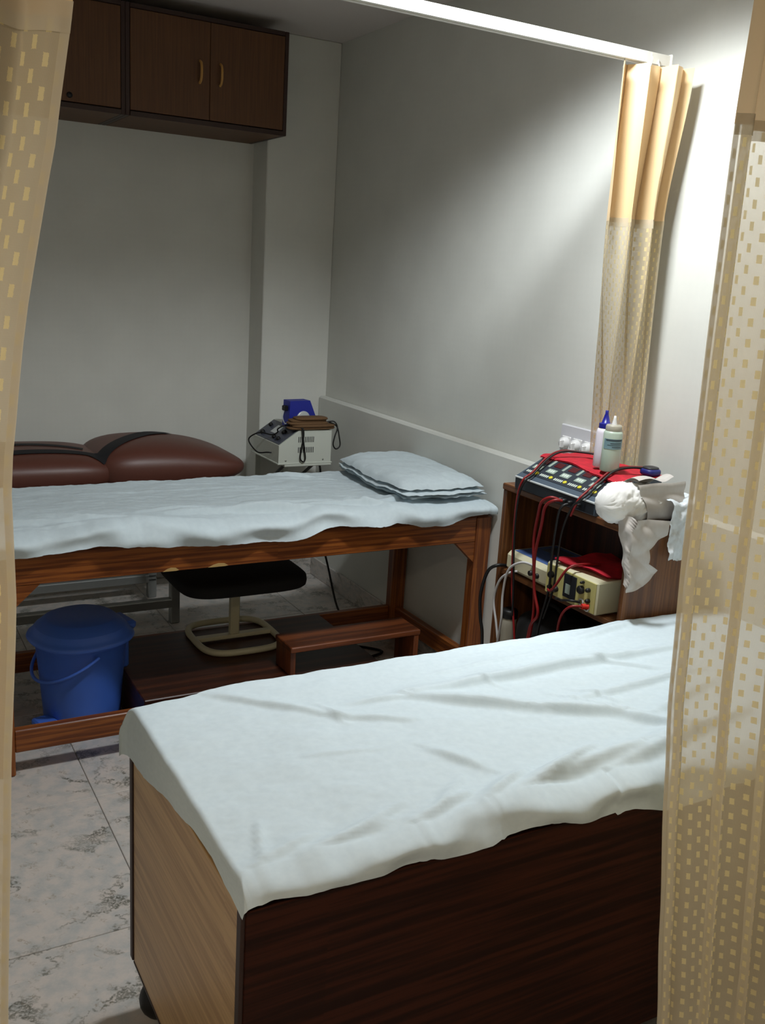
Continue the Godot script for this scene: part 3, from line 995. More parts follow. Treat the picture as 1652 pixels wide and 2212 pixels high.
	tube(st, spline([Vector3(-0.355, 0.852, 0.36), Vector3(-0.385, 0.846, 0.35), Vector3(-0.405, 0.83, 0.34), Vector3(-0.40, 0.815, 0.33), Vector3(-0.42, 0.80, 0.31), Vector3(-0.46, 0.80, 0.25), Vector3(-0.49, 0.76, 0.20), Vector3(-0.475, 0.715, 0.27), Vector3(-0.447, 0.722, 0.33), Vector3(-0.432, 0.722, 0.34)], 0.006), 0.0033, 7)
	tag(obj("cable", st, M.black), "black lead crossing the control panel of the white therapy unit", "cable")


func build_under_couch() -> void:
	# low platform
	var p := thing("low_platform", "low dark brown wooden platform on the floor under the teak bed", "platform", Vector3(-0.903, 0, 1.245))
	var h := Vector3(0.44, 0.16, 0.272)
	obj("top_board", box(Vector3(-h.x, h.y - 0.02, -h.z), Vector3(h.x, h.y, h.z), 0.003, 0), M.mahog, p)
	for s in [-1, 1]:
		obj("end_panel", box(Vector3(s * (h.x - 0.012) - 0.01, 0, -h.z + 0.004), Vector3(s * (h.x - 0.012) + 0.01, h.y - 0.02, h.z - 0.004), 0.002, 2), M.mahog, p)
		obj("side_panel", box(Vector3(-h.x + 0.025, 0, s * (h.z - 0.014) - 0.009), Vector3(h.x - 0.025, h.y - 0.02, s * (h.z - 0.014) + 0.009), 0.002, 0), M.mahog, p)
	# foot step, its one end on the platform
	var f := thing("foot_step", "narrow reddish wooden foot step standing at the edge of the dark platform", "step stool", Vector3(-0.57, 0, 1.452))
	obj("tread", box(Vector3(-0.262, 0.252, -0.073), Vector3(0.262, 0.272, 0.073), 0.003, 0), M.step, f)
	obj("end_panel", box(Vector3(-0.258, 0.1605, -0.07), Vector3(-0.238, 0.252, 0.06), 0.002, 1), M.step, f)
	obj("end_panel", box(Vector3(0.238, 0.0, -0.07), Vector3(0.258, 0.252, 0.07), 0.002, 1), M.step, f)
	# stool: black pad on a cream post and loop foot
	var s := thing("stool", "low stool with black padded seat and cream tubular foot on the platform", "stool", Vector3(-0.885, 0.16, 1.105))
	var st := new_st()
	pad(st, Vector3(-0.01, 0.268, 0.0), Vector3(0.245, 0.036, 0.22), 0.42, 0.5, 56, 16)
	obj("seat", st, M.black_cloth, s)
	obj("seat_plate", box(Vector3(-0.09, 0.22, -0.07), Vector3(0.07, 0.234, 0.07), 0.003), M.black, s)
	obj("post", box(Vector3(-0.018, 0.02, -0.014), Vector3(0.018, 0.222, 0.014), 0.004, 1), M.cream_paint, s)
	var loop := []
	for k in 48:
		var a := TAU * k / 48.0
		loop.append(Vector3(signf(cos(a)) * pow(absf(cos(a)), 0.55) * 0.155, 0.0125, signf(sin(a)) * pow(absf(sin(a)), 0.55) * 0.165))
	st = new_st()
	tube(st, loop, 0.0125, 12, true)
	obj("foot_loop", st, M.cream_paint, s)
	obj("cross_bar", box(Vector3(-0.15, 0.006, -0.018), Vector3(0.15, 0.022, 0.018), 0.004), M.cream_paint, s)
	obj("lock_knob", lathed([Vector2(0.013, 0), Vector2(0.016, 0.004), Vector2(0.016, 0.022), Vector2(0.012, 0.026), Vector2(0, 0.026)], 16, Transform3D(Basis(Vector3.RIGHT, PI / 2), Vector3(0.026, 0.205, 0.012))), M.black, s)
	# pedal bin
	var b := thing("pedal_bin", "blue plastic pedal bin with domed lid under the foot of the teak bed", "bin", Vector3(-1.482, 0, 1.235), 0.25)
	b.scale = Vector3(1.02, 0.955, 1.02)
	obj("bucket", lathed([Vector2(0, 0.004), Vector2(0.116, 0.004), Vector2(0.120, 0.012), Vector2(0.125, 0.09), Vector2(0.133, 0.20), Vector2(0.142, 0.305), Vector2(0.150, 0.307), Vector2(0.150, 0.315), Vector2(0.0, 0.315)], 56, Transform3D.IDENTITY, 0.12), M.blue, b)
	var lid := []
	lid.append(Vector2(0.150, 0.317))
	lid.append(Vector2(0.163, 0.317))
	lid.append(Vector2(0.167, 0.324))
	lid.append(Vector2(0.164, 0.333))
	lid.append(Vector2(0.157, 0.337))
	lid.append(Vector2(0.150, 0.348))
	lid.append(Vector2(0.140, 0.362))
	lid.append(Vector2(0.140, 0.362))
	lid.append(Vector2(0.112, 0.388))
	lid.append(Vector2(0.105, 0.391))
	lid.append(Vector2(0.06, 0.397))
	lid.append(Vector2(0.0, 0.399))
	obj("lid", lathed(lid, 56, Transform3D.IDENTITY, 0.12), M.blue, b)
	obj("hinge_spine", box(Vector3(0.12, 0.175, -0.05), Vector3(0.152, 0.33, 0.05), 0.008, 1), M.blue, b)
	obj("lid_hinge", box(Vector3(0.125, 0.318, -0.055), Vector3(0.178, 0.352, 0.055), 0.01), M.blue, b)
	obj("pedal", box(Vector3(-0.178, 0.028, 0.0), Vector3(-0.112, 0.052, 0.07), 0.006), M.blue, b)
	var bail := []
	for k in 25:
		var a := PI * k / 24.0
		bail.append(Vector3(-0.148 * sin(a) * 0.98 - 0.012, 0.290 - 0.10 * sin(a), 0.152 * cos(a)))
	st = new_st()
	tube(st, bail, 0.0055, 10)
	obj("carry_handle", st, M.blue, b)
	# leads lying on the floor under the bed
	st = new_st()
	tube(st, spline([Vector3(-0.15, 0.70, 0.20), Vector3(-0.13, 0.60, 0.24), Vector3(-0.25, 0.45, 0.47), Vector3(-0.22, 0.22, 0.55), Vector3(-0.21, 0.04, 0.66), Vector3(-0.19, 0.006, 0.78), Vector3(-0.17, 0.006, 0.86)], 0.015), 0.005, 8)
	tag(obj("cable", st, M.black), "black mains lead hanging from the corner shelf down to the floor", "cable")
	st = new_st()
	tube(st, spline([Vector3(-0.30, 0.006, 1.00), Vector3(-0.22, 0.006, 1.10), Vector3(-0.36, 0.006, 1.16), Vector3(-0.42, 0.006, 1.30), Vector3(-0.37, 0.018, 1.38), Vector3(-0.42, 0.02, 1.44), Vector3(-0.38, 0.008, 1.33), Vector3(-0.36, 0.006, 1.26)], 0.012), 0.0055, 8)
	tag(obj("cable", st, M.black), "tangle of black lead on the floor beside the foot step", "cable")


func build_rack() -> void:
	var x0 := -0.36
	var x1 := -0.14
	var z0 := 2.02
	var z1 := 2.585
	var t := thing("equipment_rack", "open-fronted brown wooden rack of shelves against the right wall", "shelf unit", Vector3((x0 + x1) * 0.5, 0, (z0 + z1) * 0.5))
	var o := -t.position
	obj("top_board", box(o + Vector3(x0 - 0.004, RACK_TOP - 0.02, z0 - 0.002), o + Vector3(x1, RACK_TOP, z1 + 0.002), 0.003, 2), M.rackwood, t)
	for z in [z0, z1 - 0.018]:
		obj("side_panel", box(o + Vector3(x0, 0, z), o + Vector3(x1, RACK_TOP - 0.02, z + 0.018), 0.002, 1), M.rackwood, t)
	for y in [0.06, 0.36, 0.675]:
		obj("shelf", box(o + Vector3(x0 + 0.004, y - 0.018, z0 + 0.018), o + Vector3(x1 - 0.006, y, z1 - 0.018), 0.002, 2), M.rackwood, t)
	obj("back_panel", box(o + Vector3(x1 - 0.006, 0.03, z0 + 0.018), o + Vector3(x1, RACK_TOP - 0.02, z1 - 0.018), 0.001, 1), M.mahog, t)
	# switch plate with three sockets on the wall behind
	var s := thing("socket_plate", "white wall socket plate with three plugs above the ledge", "electrical socket", Vector3(0.0, 1.045, 1.935))
	obj("plate", box(Vector3(-0.012, -0.055, -0.088), Vector3(0, 0.05, 0.088), 0.003), M.plate, s)
	for k in 3:
		var z := -0.052 + k * 0.056
		obj("socket", box(Vector3(-0.016, -0.032, z - 0.022), Vector3(-0.011, 0.012, z + 0.022), 0.002), M.white_plastic, s)
		for q in [-0.006, 0.006]:
			obj("pin_hole", lathed([Vector2(0.0022, 0), Vector2(0.0022, 0.001), Vector2(0, 0.001)], 8, Transform3D(Basis(Vector3.FORWARD, -PI / 2).rotated(Vector3.UP, PI), Vector3(-0.012, 0.024, z + q))), M.socket_dark, s)
	for z in [-0.068, 0.068]:
		obj("screw", lathed([Vector2(0.004, 0), Vector2(0.004, 0.0015), Vector2(0, 0.002)], 10, Transform3D(Basis(Vector3.FORWARD, -PI / 2).rotated(Vector3.UP, PI), Vector3(-0.012, 0.042, z))), M.socket_dark, s)
	var names := ["white plug in the socket nearest the corner", "white plug in the middle socket of the wall plate", "white plug in the socket nearest the curtain"]
	for k in 3:
		var pg := thing("plug", names[k], "plug", Vector3(-0.016, 1.035, 1.935 - 0.052 + k * 0.056), 0.0, "plugs in the wall socket plate")
		var st := new_st(false)
		lathe(st, [Vector2(0.019, 0.0), Vector2(0.0195, 0.004), Vector2(0.018, 0.016), Vector2(0.013, 0.021), Vector2(0.0, 0.022)], 24, Transform3D(Basis(Vector3(0, 0, 1), PI / 2), Vector3.ZERO))
		bx(st, Vector3(-0.034, -0.015, 0.006), Vector3(-0.012, 0.013, 0.013), 0.003)
		obj("body", st, M.white_plastic, pg)
		obj("cord_sleeve", lathed([Vector2(0.005, 0), Vector2(0.0035, 0.02), Vector2(0, 0.02)], 10, Transform3D(Basis(Vector3.RIGHT, PI), Vector3(-0.012, -0.017, 0))), M.white_plastic, pg)


func build_rack_things() -> void:
	# console: front strip, slanted key panel, flat top
	var c := thing("stimulator_console", "wide slate-grey stimulator console with red displays on top of the rack", "medical device", Vector3(-0.372, RACK_TOP, 2.27))
	var st := new_st(false)
	var L := 0.18
	# profile in (x, y), pushed along z
	extrude(st, PackedVector2Array([Vector2(0.004, 0), Vector2(0.235, 0), Vector2(0.235, 0.093), Vector2(0.105, 0.093), Vector2(0.0, 0.038), Vector2(0.0, 0.004)]), -L, L)
	obj("case", st, M.slate, c)
	obj("front_panel", box(Vector3(-0.002, 0.003, -L + 0.004), Vector3(0.001, 0.033, L - 0.004), 0.0008), M.slate_front, c)
	obj("trim_strip", box(Vector3(-0.004, 0.034, -L), Vector3(0.003, 0.039, L), 0.0012), M.silver, c)
	var slope := atan2(0.055, 0.105)
	var xf := Transform3D(Basis(Vector3(0, 0, 1), slope), Vector3(0, 0.038, 0))
	st = new_st(false)
	bx(st, Vector3(0.022, 0.0002, -L + 0.008), Vector3(0.114, 0.0014, L - 0.008), 0.0005, 0, xf)
	obj("key_panel", st, M.slate_dark, c)
	for k in 5:
		var z := -0.145 + k * 0.064
		st = new_st(false)
		bx(st, Vector3(0.084, 0.001, z - 0.016), Vector3(0.108, 0.0028, z + 0.016), 0.0005, 0, xf)
		obj("display", st, M.display, c, "dark red digit display")
		st = new_st(false)
		bx(st, Vector3(0.052, 0.001, z - 0.019), Vector3(0.072, 0.0032, z + 0.019), 0.0008, 0, xf)
		var key := obj("key", st, M.key, c)
		st = new_st(false)
		for e in 3:
			bx(st, Vector3(0.057, 0.0032, z - 0.012 + e * 0.009), Vector3(0.067, 0.0036, z - 0.006 + e * 0.009), 0.0002, 0, xf)
		obj("key_print", st, M.key_print, key)
		obj("button", lathed([Vector2(0.0065, 0.001), Vector2(0.0065, 0.003), Vector2(0.005, 0.0042), Vector2(0, 0.0042)], 16, xf * Transform3D(Basis.IDENTITY, Vector3(0.036, 0, z + 0.026))), M.yellow, c, "yellow round button")
		st = new_st(false)
		for e in 5:
			bx(st, Vector3(0.031, 0.001, z - 0.022 + e * 0.0078), Vector3(0.041, 0.002, z - 0.0175 + e * 0.0078), 0.0002, 0, xf)
		obj("scale_marks", st, M.key_print, c)
		st = new_st(false)
		bx(st, Vector3(0.078, 0.001, z + 0.026), Vector3(0.112, 0.0022, z + 0.036), 0.0005, 0, xf)
		obj("divider", st, M.key, c)
	for z in [0.045, 0.06, 0.085, 0.12]:
		obj("jack", lathed([Vector2(0.006, 0), Vector2(0.006, 0.012), Vector2(0.004, 0.014), Vector2(0, 0.014)], 12, Transform3D(Basis(Vector3(0, 0, 1), PI / 2), Vector3(-0.002, 0.017, z))), M.black, c)
	# red rubber cloth on the flat top
	st = new_st()
	var topy := RACK_TOP + 0.0935
	var cloth := func(u: float, v: float) -> Vector3:
		var z := lerpf(2.085, 2.462, u)
		var x := lerpf(-0.285 + 0.012 * sin(u * 5.0), -0.128, v)
		var y := topy + 0.006 + 0.003 * absf(wr_noise.get_noise_2d(x * 30.0, z * 22.0)) + 0.002 * sin(z * 40.0 + x * 20.0)
		if x < -0.267:
			y -= (-0.267 - x) * 0.42
		return Vector3(x, y, z)
	grid(st, cloth, 60, 24, 0.38, 0.16)
	grid(st, func(u, v): return cloth.call(u, v) - Vector3(0, 0.0035, 0), 60, 24, 0.38, 0.16, true)
	tag(obj("red_cloth", st, M.red_cloth), "red cloth spread over the top of the grey console", "cloth")
	# white squeeze bottle with blue nozzle
	var cl := topy + 0.0125
	var b := thing("squeeze_bottle", "white squeeze bottle with dark blue pointed nozzle on the red cloth", "bottle", Vector3(-0.245, cl, 2.315))
	b.scale = Vector3(1, 0.94, 1)
	obj("body", lathed([Vector2(0, 0), Vector2(0.022, 0), Vector2(0.0245, 0.004), Vector2(0.0235, 0.05), Vector2(0.0235, 0.105), Vector2(0.021, 0.116), Vector2(0.015, 0.12), Vector2(0, 0.12)], 28), M.bottle_white, b)
	obj("nozzle_cap", lathed([Vector2(0.0185, 0.12), Vector2(0.0185, 0.133), Vector2(0.0185, 0.133), Vector2(0.012, 0.135), Vector2(0.0045, 0.163), Vector2(0.0045, 0.172), Vector2(0, 0.173)], 24), M.cap_blue, b, "dark blue cone nozzle")
	# gel bottle with label
	var g := thing("gel_bottle", "translucent greenish gel bottle with blue-grey label on the red cloth", "bottle", Vector3(-0.262, cl, 2.368), 0.5)
	g.scale = Vector3(1, 0.95, 1)
	obj("body", lathed([Vector2(0, 0), Vector2(0.0255, 0), Vector2(0.0275, 0.004), Vector2(0.0265, 0.06), Vector2(0.0265, 0.112), Vector2(0.024, 0.119), Vector2(0, 0.119)], 28), M.gel, g)
	obj("screw_cap", lathed([Vector2(0.0215, 0.117), Vector2(0.0225, 0.120), Vector2(0.0225, 0.133), Vector2(0.020, 0.137), Vector2(0, 0.137)], 28), M.gel_cap, g)
	obj("spout", lathed([Vector2(0.0075, 0.137), Vector2(0.004, 0.155), Vector2(0.003, 0.163), Vector2(0, 0.163)], 14), M.white_plastic, g)
	st = new_st()
	grid(st, func(u, v):
		var a := lerpf(1.55, 3.75, u)
		return Vector3(cos(a) * 0.0272, lerpf(0.068, 0.098, v), sin(a) * 0.0272), 16, 1)
	var lb := obj("label", st, M.label, g, "blue-grey paper label")
	st = new_st()
	for e in [[0.092, 0.0965, 1.7, 3.5], [0.084, 0.086, 1.8, 3.0], [0.079, 0.0805, 1.8, 3.3], [0.073, 0.075, 1.8, 2.8]]:
		grid(st, func(u, v):
			var a := lerpf(e[2], e[3], u)
			return Vector3(cos(a) * 0.0275, lerpf(e[0], e[1], v), sin(a) * 0.0275), 14, 1)
	obj("print", st, M.label_ink, lb)
	# cotton roll in brown-grey paper
	var r := thing("cotton_roll", "fluffy white cotton roll half wrapped in grey paper on the rack top", "cotton roll", Vector3(-0.30, RACK_TOP + 0.054, 2.527))
	st = new_st()
	var fl := noise(71, 1.0, 4)
	grid(st, func(u, v):
		var a: float = u * TAU
		var x := lerpf(-0.125, 0.10, v)
		var end := pow(clampf(1.0 - pow(absf(v * 2.0 - 1.0), 6.0), 0, 1), 0.5)
		var k := Vector3(cos(a), sin(a), x * 20.0)
		var rr := (0.049 + 0.008 * fl.get_noise_3d(k.x * 1.3, k.y * 1.3, k.z * 0.9) + 0.004 * fl.get_noise_3d(k.x * 6, k.y * 6, k.z * 4)) * end
		if sin(a) > 0.2 and v < 0.55:
			rr *= 1.0 + 0.22 * (sin(a) - 0.2) * sin(PI * v / 0.55)
		return Vector3(x, maxf(sin(a) * rr, -0.0535), cos(a) * rr), 72, 48, 1, 1)
	obj("cotton", st, M.cotton, r)
	st = new_st()
	grid(st, func(u, v):
		var a := lerpf(-2.7, 0.95, u)
		var x := lerpf(-0.02 + 0.03 * sin(u * 4.0), 0.125, v)
		var rr := 0.0535 + 0.002 * sin(u * 17.0 + v * 9.0) + 0.02 * smoothstep(0.9, 1.0, u)
		return Vector3(x, maxf(sin(a) * rr, -0.0538), cos(a) * rr), 40, 14, 0.3, 0.2)
	obj("paper_wrapper", st, M.paper, r, "grey-brown wrapping paper")
	st = new_st()
	grid(st, func(u, v):
		# a torn flap that stands up on the roll
		var x: float = lerpf(-0.045, 0.085, u) + 0.01 * v
		return Vector3(x, 0.050 + 0.022 * sin(v * PI * 0.7) + 0.006 * sin(u * 7.0), lerpf(-0.02, 0.035, v) + 0.008 * sin(u * 4.0)), 18, 8, 0.2, 0.1)
	obj("paper_flap", st, M.paper, r)
	# loose wrapping paper that hangs over the front corner of the rack
	var hp := thing("wrapping_paper", "torn crumpled sheet of grey wrapping paper hanging off the rack corner", "paper", Vector3(-0.372, RACK_TOP, 2.592))
	st = new_st()
	# outline: hangs in front of the corner, its right side sags round the end panel
	var left := [Vector2(-0.075, 0.035), Vector2(-0.045, 0.010), Vector2(-0.025, -0.03), Vector2(-0.012, -0.08), Vector2(-0.006, -0.13), Vector2(0.004, -0.165)]
	var right := [Vector2(0.115, 0.03), Vector2(0.118, -0.01), Vector2(0.065, -0.05), Vector2(0.062, -0.085), Vector2(0.10, -0.105), Vector2(0.062, -0.150)]
	var pick := func(arr: Array, t: float) -> Vector2:
		var q := t * (arr.size() - 1)
		var i := mini(int(q), arr.size() - 2)
		return arr[i].lerp(arr[i + 1], q - i)
	var sheet := func(u: float, v: float) -> Vector3:
		var a: Vector2 = pick.call(left, v)
		var bq: Vector2 = pick.call(right, v)
		var p := a.lerp(bq, u)
		var crease := 0.004 * sin(p.x * 60.0 + p.y * 35.0) + 0.007 * absf(sin(p.y * 38.0 - p.x * 22.0)) + 0.004 * absf(sin(p.x * 45.0 + p.y * 60.0))
		# s runs along the front edge, then bends round to the end panel
		var s := p.x
		if s < 0.0:
			return Vector3(-0.012 + crease, p.y, s)
		return Vector3(-0.012 + s * 0.86, p.y, 0.014 + s * 0.18 + crease)
	grid(st, sheet, 36, 40, 0.2, 0.2)
	grid(st, func(u, v): return sheet.call(u, v) + Vector3(0.0006, 0, -0.0006), 36, 40, 0.2, 0.2, true)
	obj("sheet", st, M.paper, hp)
	# blue carton with a white plastic bag on it, at the wall end of the rack top
	var bc := thing("blue_carton", "dark blue carton at the curtain end of the rack top", "carton", Vector3(-0.17, RACK_TOP, 2.555))
	obj("carton", box(Vector3(-0.02, 0, -0.025), Vector3(0.03, 0.055, 0.03), 0.002), M.navy, bc)
	var bag := thing("plastic_bag", "crumpled white plastic bag lying over the blue carton and hanging down", "bag", Vector3(-0.17, RACK_TOP, 2.555))
	st = new_st()
	grid(st, func(u, v):
		var x := lerpf(-0.075, lerpf(0.05, -0.005, smoothstep(0.06, 0.13, lerpf(-0.05, 0.20, v))), u)
		var d := lerpf(-0.05, 0.20, v)
		var e := over_edge(maxf(0.0, d - 0.035), 0.012)
		var n := 0.008 * wr_noise.get_noise_2d(x * 34.0, d * 26.0) + 0.005 * sin(x * 70.0 + d * 30.0)
		var z := minf(d, 0.035) + e.x + n * smoothstep(0.03, 0.06, d)
		var y := 0.066 - e.y + n
		return Vector3(x - 0.1 * maxf(0.0, d - 0.06) * (u - 0.5), y, z + 0.004), 30, 50, 0.2, 0.3)
	obj("film", st, M.poly, bag)
	# dark blue rubber pad with strap at the back of the cloth
	var np := thing("electrode_pad", "dark blue curved electrode pad lying behind the bottles on the red cloth", "electrode pad", Vector3(-0.165, cl - 0.006, 2.43))
	st = new_st()
	pad(st, Vector3(0, 0.011, 0), Vector3(0.026, 0.011, 0.026), 0.7, 0.6, 28, 10)
	obj("pad", st, M.navy, np)
	st = new_st()
	pad(st, Vector3(0, 0.0215, 0), Vector3(0.021, 0.005, 0.020), 0.7, 0.6, 24, 8)
	obj("cover", st, M.socket_dark, np)

	# middle shelf: flat cream device, second device with knobs and a red pad on it
	var sy := 0.675
	var d := thing("ultrasound_device", "flat cream device with blue-grey top on the middle shelf of the rack", "medical device", Vector3(-0.255, sy, 2.165))
	obj("case", box(Vector3(-0.105, 0.004, -0.105), Vector3(0.10, 0.066, 0.105), 0.012), M.ivory, d)
	st = new_st(false)
	bx(st, Vector3(-0.085, 0.0655, -0.085), Vector3(0.08, 0.068, 0.085), 0.001)
	obj("key_panel", st, M.blue_print, d, "blue-grey key panel")
	obj("display", box(Vector3(0.0, 0.068, -0.06), Vector3(0.06, 0.0695, 0.03), 0.0006), M.slate, d)
	for z in [0.03, 0.06]:
		obj("jack", lathed([Vector2(0.008, 0), Vector2(0.008, 0.008), Vector2(0.0, 0.008)], 14, Transform3D(Basis(Vector3(0, 0, 1), PI / 2), Vector3(-0.105, 0.03, z))), M.black, d)
	for zz in [-0.08, 0.08]:
		for xx in [-0.08, 0.08]:
			obj("foot", lathed([Vector2(0.01, 0), Vector2(0.01, 0.005), Vector2(0, 0.005)], 12, Transform3D(Basis.IDENTITY, Vector3(xx, 0, zz))), M.black, d)
	var e := thing("diathermy_device", "cream box device with yellowish knob panel on the near end of the shelf", "medical device", Vector3(-0.262, sy, 2.402))
	obj("case", box(Vector3(-0.118, 0.004, -0.115), Vector3(0.105, 0.098, 0.105), 0.004), M.ivory, e)
	obj("front_panel", box(Vector3(-0.121, 0.008, -0.11), Vector3(-0.117, 0.094, 0.10), 0.001), M.ivory_front, e, "yellowish control panel")
	obj("meter", box(Vector3(-0.124, 0.02, -0.03), Vector3(-0.120, 0.088, 0.022), 0.001), M.slate_front, e, "dark square meter")
	obj("meter_scale", box(Vector3(-0.1246, 0.032, -0.02), Vector3(-0.1238, 0.06, 0.0), 0.0003), M.key, e)
	for k in [[-0.085, 0.066, 0.010], [-0.06, 0.03, 0.009], [-0.085, 0.03, 0.006], [0.045, 0.062, 0.012], [0.075, 0.07, 0.006], [0.078, 0.04, 0.006], [0.05, 0.085, 0.004]]:
		obj("knob", lathed([Vector2(k[2], 0), Vector2(k[2], 0.008), Vector2(k[2] * 0.75, 0.012), Vector2(0, 0.012)], 16, Transform3D(Basis(Vector3(0, 0, 1), PI / 2), Vector3(-0.121, k[1], k[0]))), M.black, e)
	for k in [[0.05, 0.028], [0.075, 0.018]]:
		obj("socket_ring", lathed([Vector2(0.006, 0.0), Vector2(0.010, 0.0), Vector2(0.010, 0.004), Vector2(0.006, 0.004)], 18, Transform3D(Basis(Vector3(0, 0, 1), PI / 2), Vector3(-0.121, k[1], k[0]))), M.silver, e)
	st = new_st()
	grid(st, func(u, v):
		var x := lerpf(-0.115 + 0.03 * u, 0.10, v)
		var z := lerpf(-0.09, 0.10, u)
		return Vector3(x, 0.110 + 0.004 * sin(z * 40.0) + 0.004 * sin(x * 50.0), z) + Vector3(-0.262, sy, 2.402), 24, 24, 0.2, 0.2)
	grid(st, func(u, v):
		var x := lerpf(-0.115 + 0.03 * u, 0.10, v)
		var z := lerpf(-0.09, 0.10, u)
		return Vector3(x, 0.107 + 0.004 * sin(z * 40.0) + 0.004 * sin(x * 50.0), z) + Vector3(-0.262, sy, 2.402), 24, 24, 0.2, 0.2, true)
	tag(obj("red_cloth", st, M.red_cloth), "red cloth folded on top of the cream device on the shelf", "cloth")
	# lower shelf: black bag and a pale tube
	var k := thing("black_bag", "black bag standing on the lower shelf of the rack", "bag", Vector3(-0.25, 0.36, 2.22))
	st = new_st()
	pad(st, Vector3(0, 0.10, 0), Vector3(0.095, 0.10, 0.13), 0.5, 0.45, 40, 16)
	obj("body", st, M.black_cloth, k)
	var hd := new_st()
	tube(hd, spline([Vector3(-0.02, 0.19, -0.06), Vector3(-0.03, 0.235, -0.03), Vector3(-0.03, 0.235, 0.03), Vector3(-0.02, 0.19, 0.06)], 0.01), 0.007, 8)
	obj("handle", hd, M.black_cloth, k)
	var w := thing("canister", "slim grey-white canister with dark lid on the lower shelf of the rack", "canister", Vector3(-0.325, 0.36, 2.066))
	obj("body", lathed([Vector2(0, 0), Vector2(0.022, 0), Vector2(0.024, 0.004), Vector2(0.024, 0.15), Vector2(0.022, 0.155), Vector2(0, 0.155)], 24), M.gel_cap, w)
	obj("lid", lathed([Vector2(0.025, 0.155), Vector2(0.026, 0.158), Vector2(0.026, 0.178), Vector2(0.022, 0.182), Vector2(0, 0.182)], 24), M.black, w)


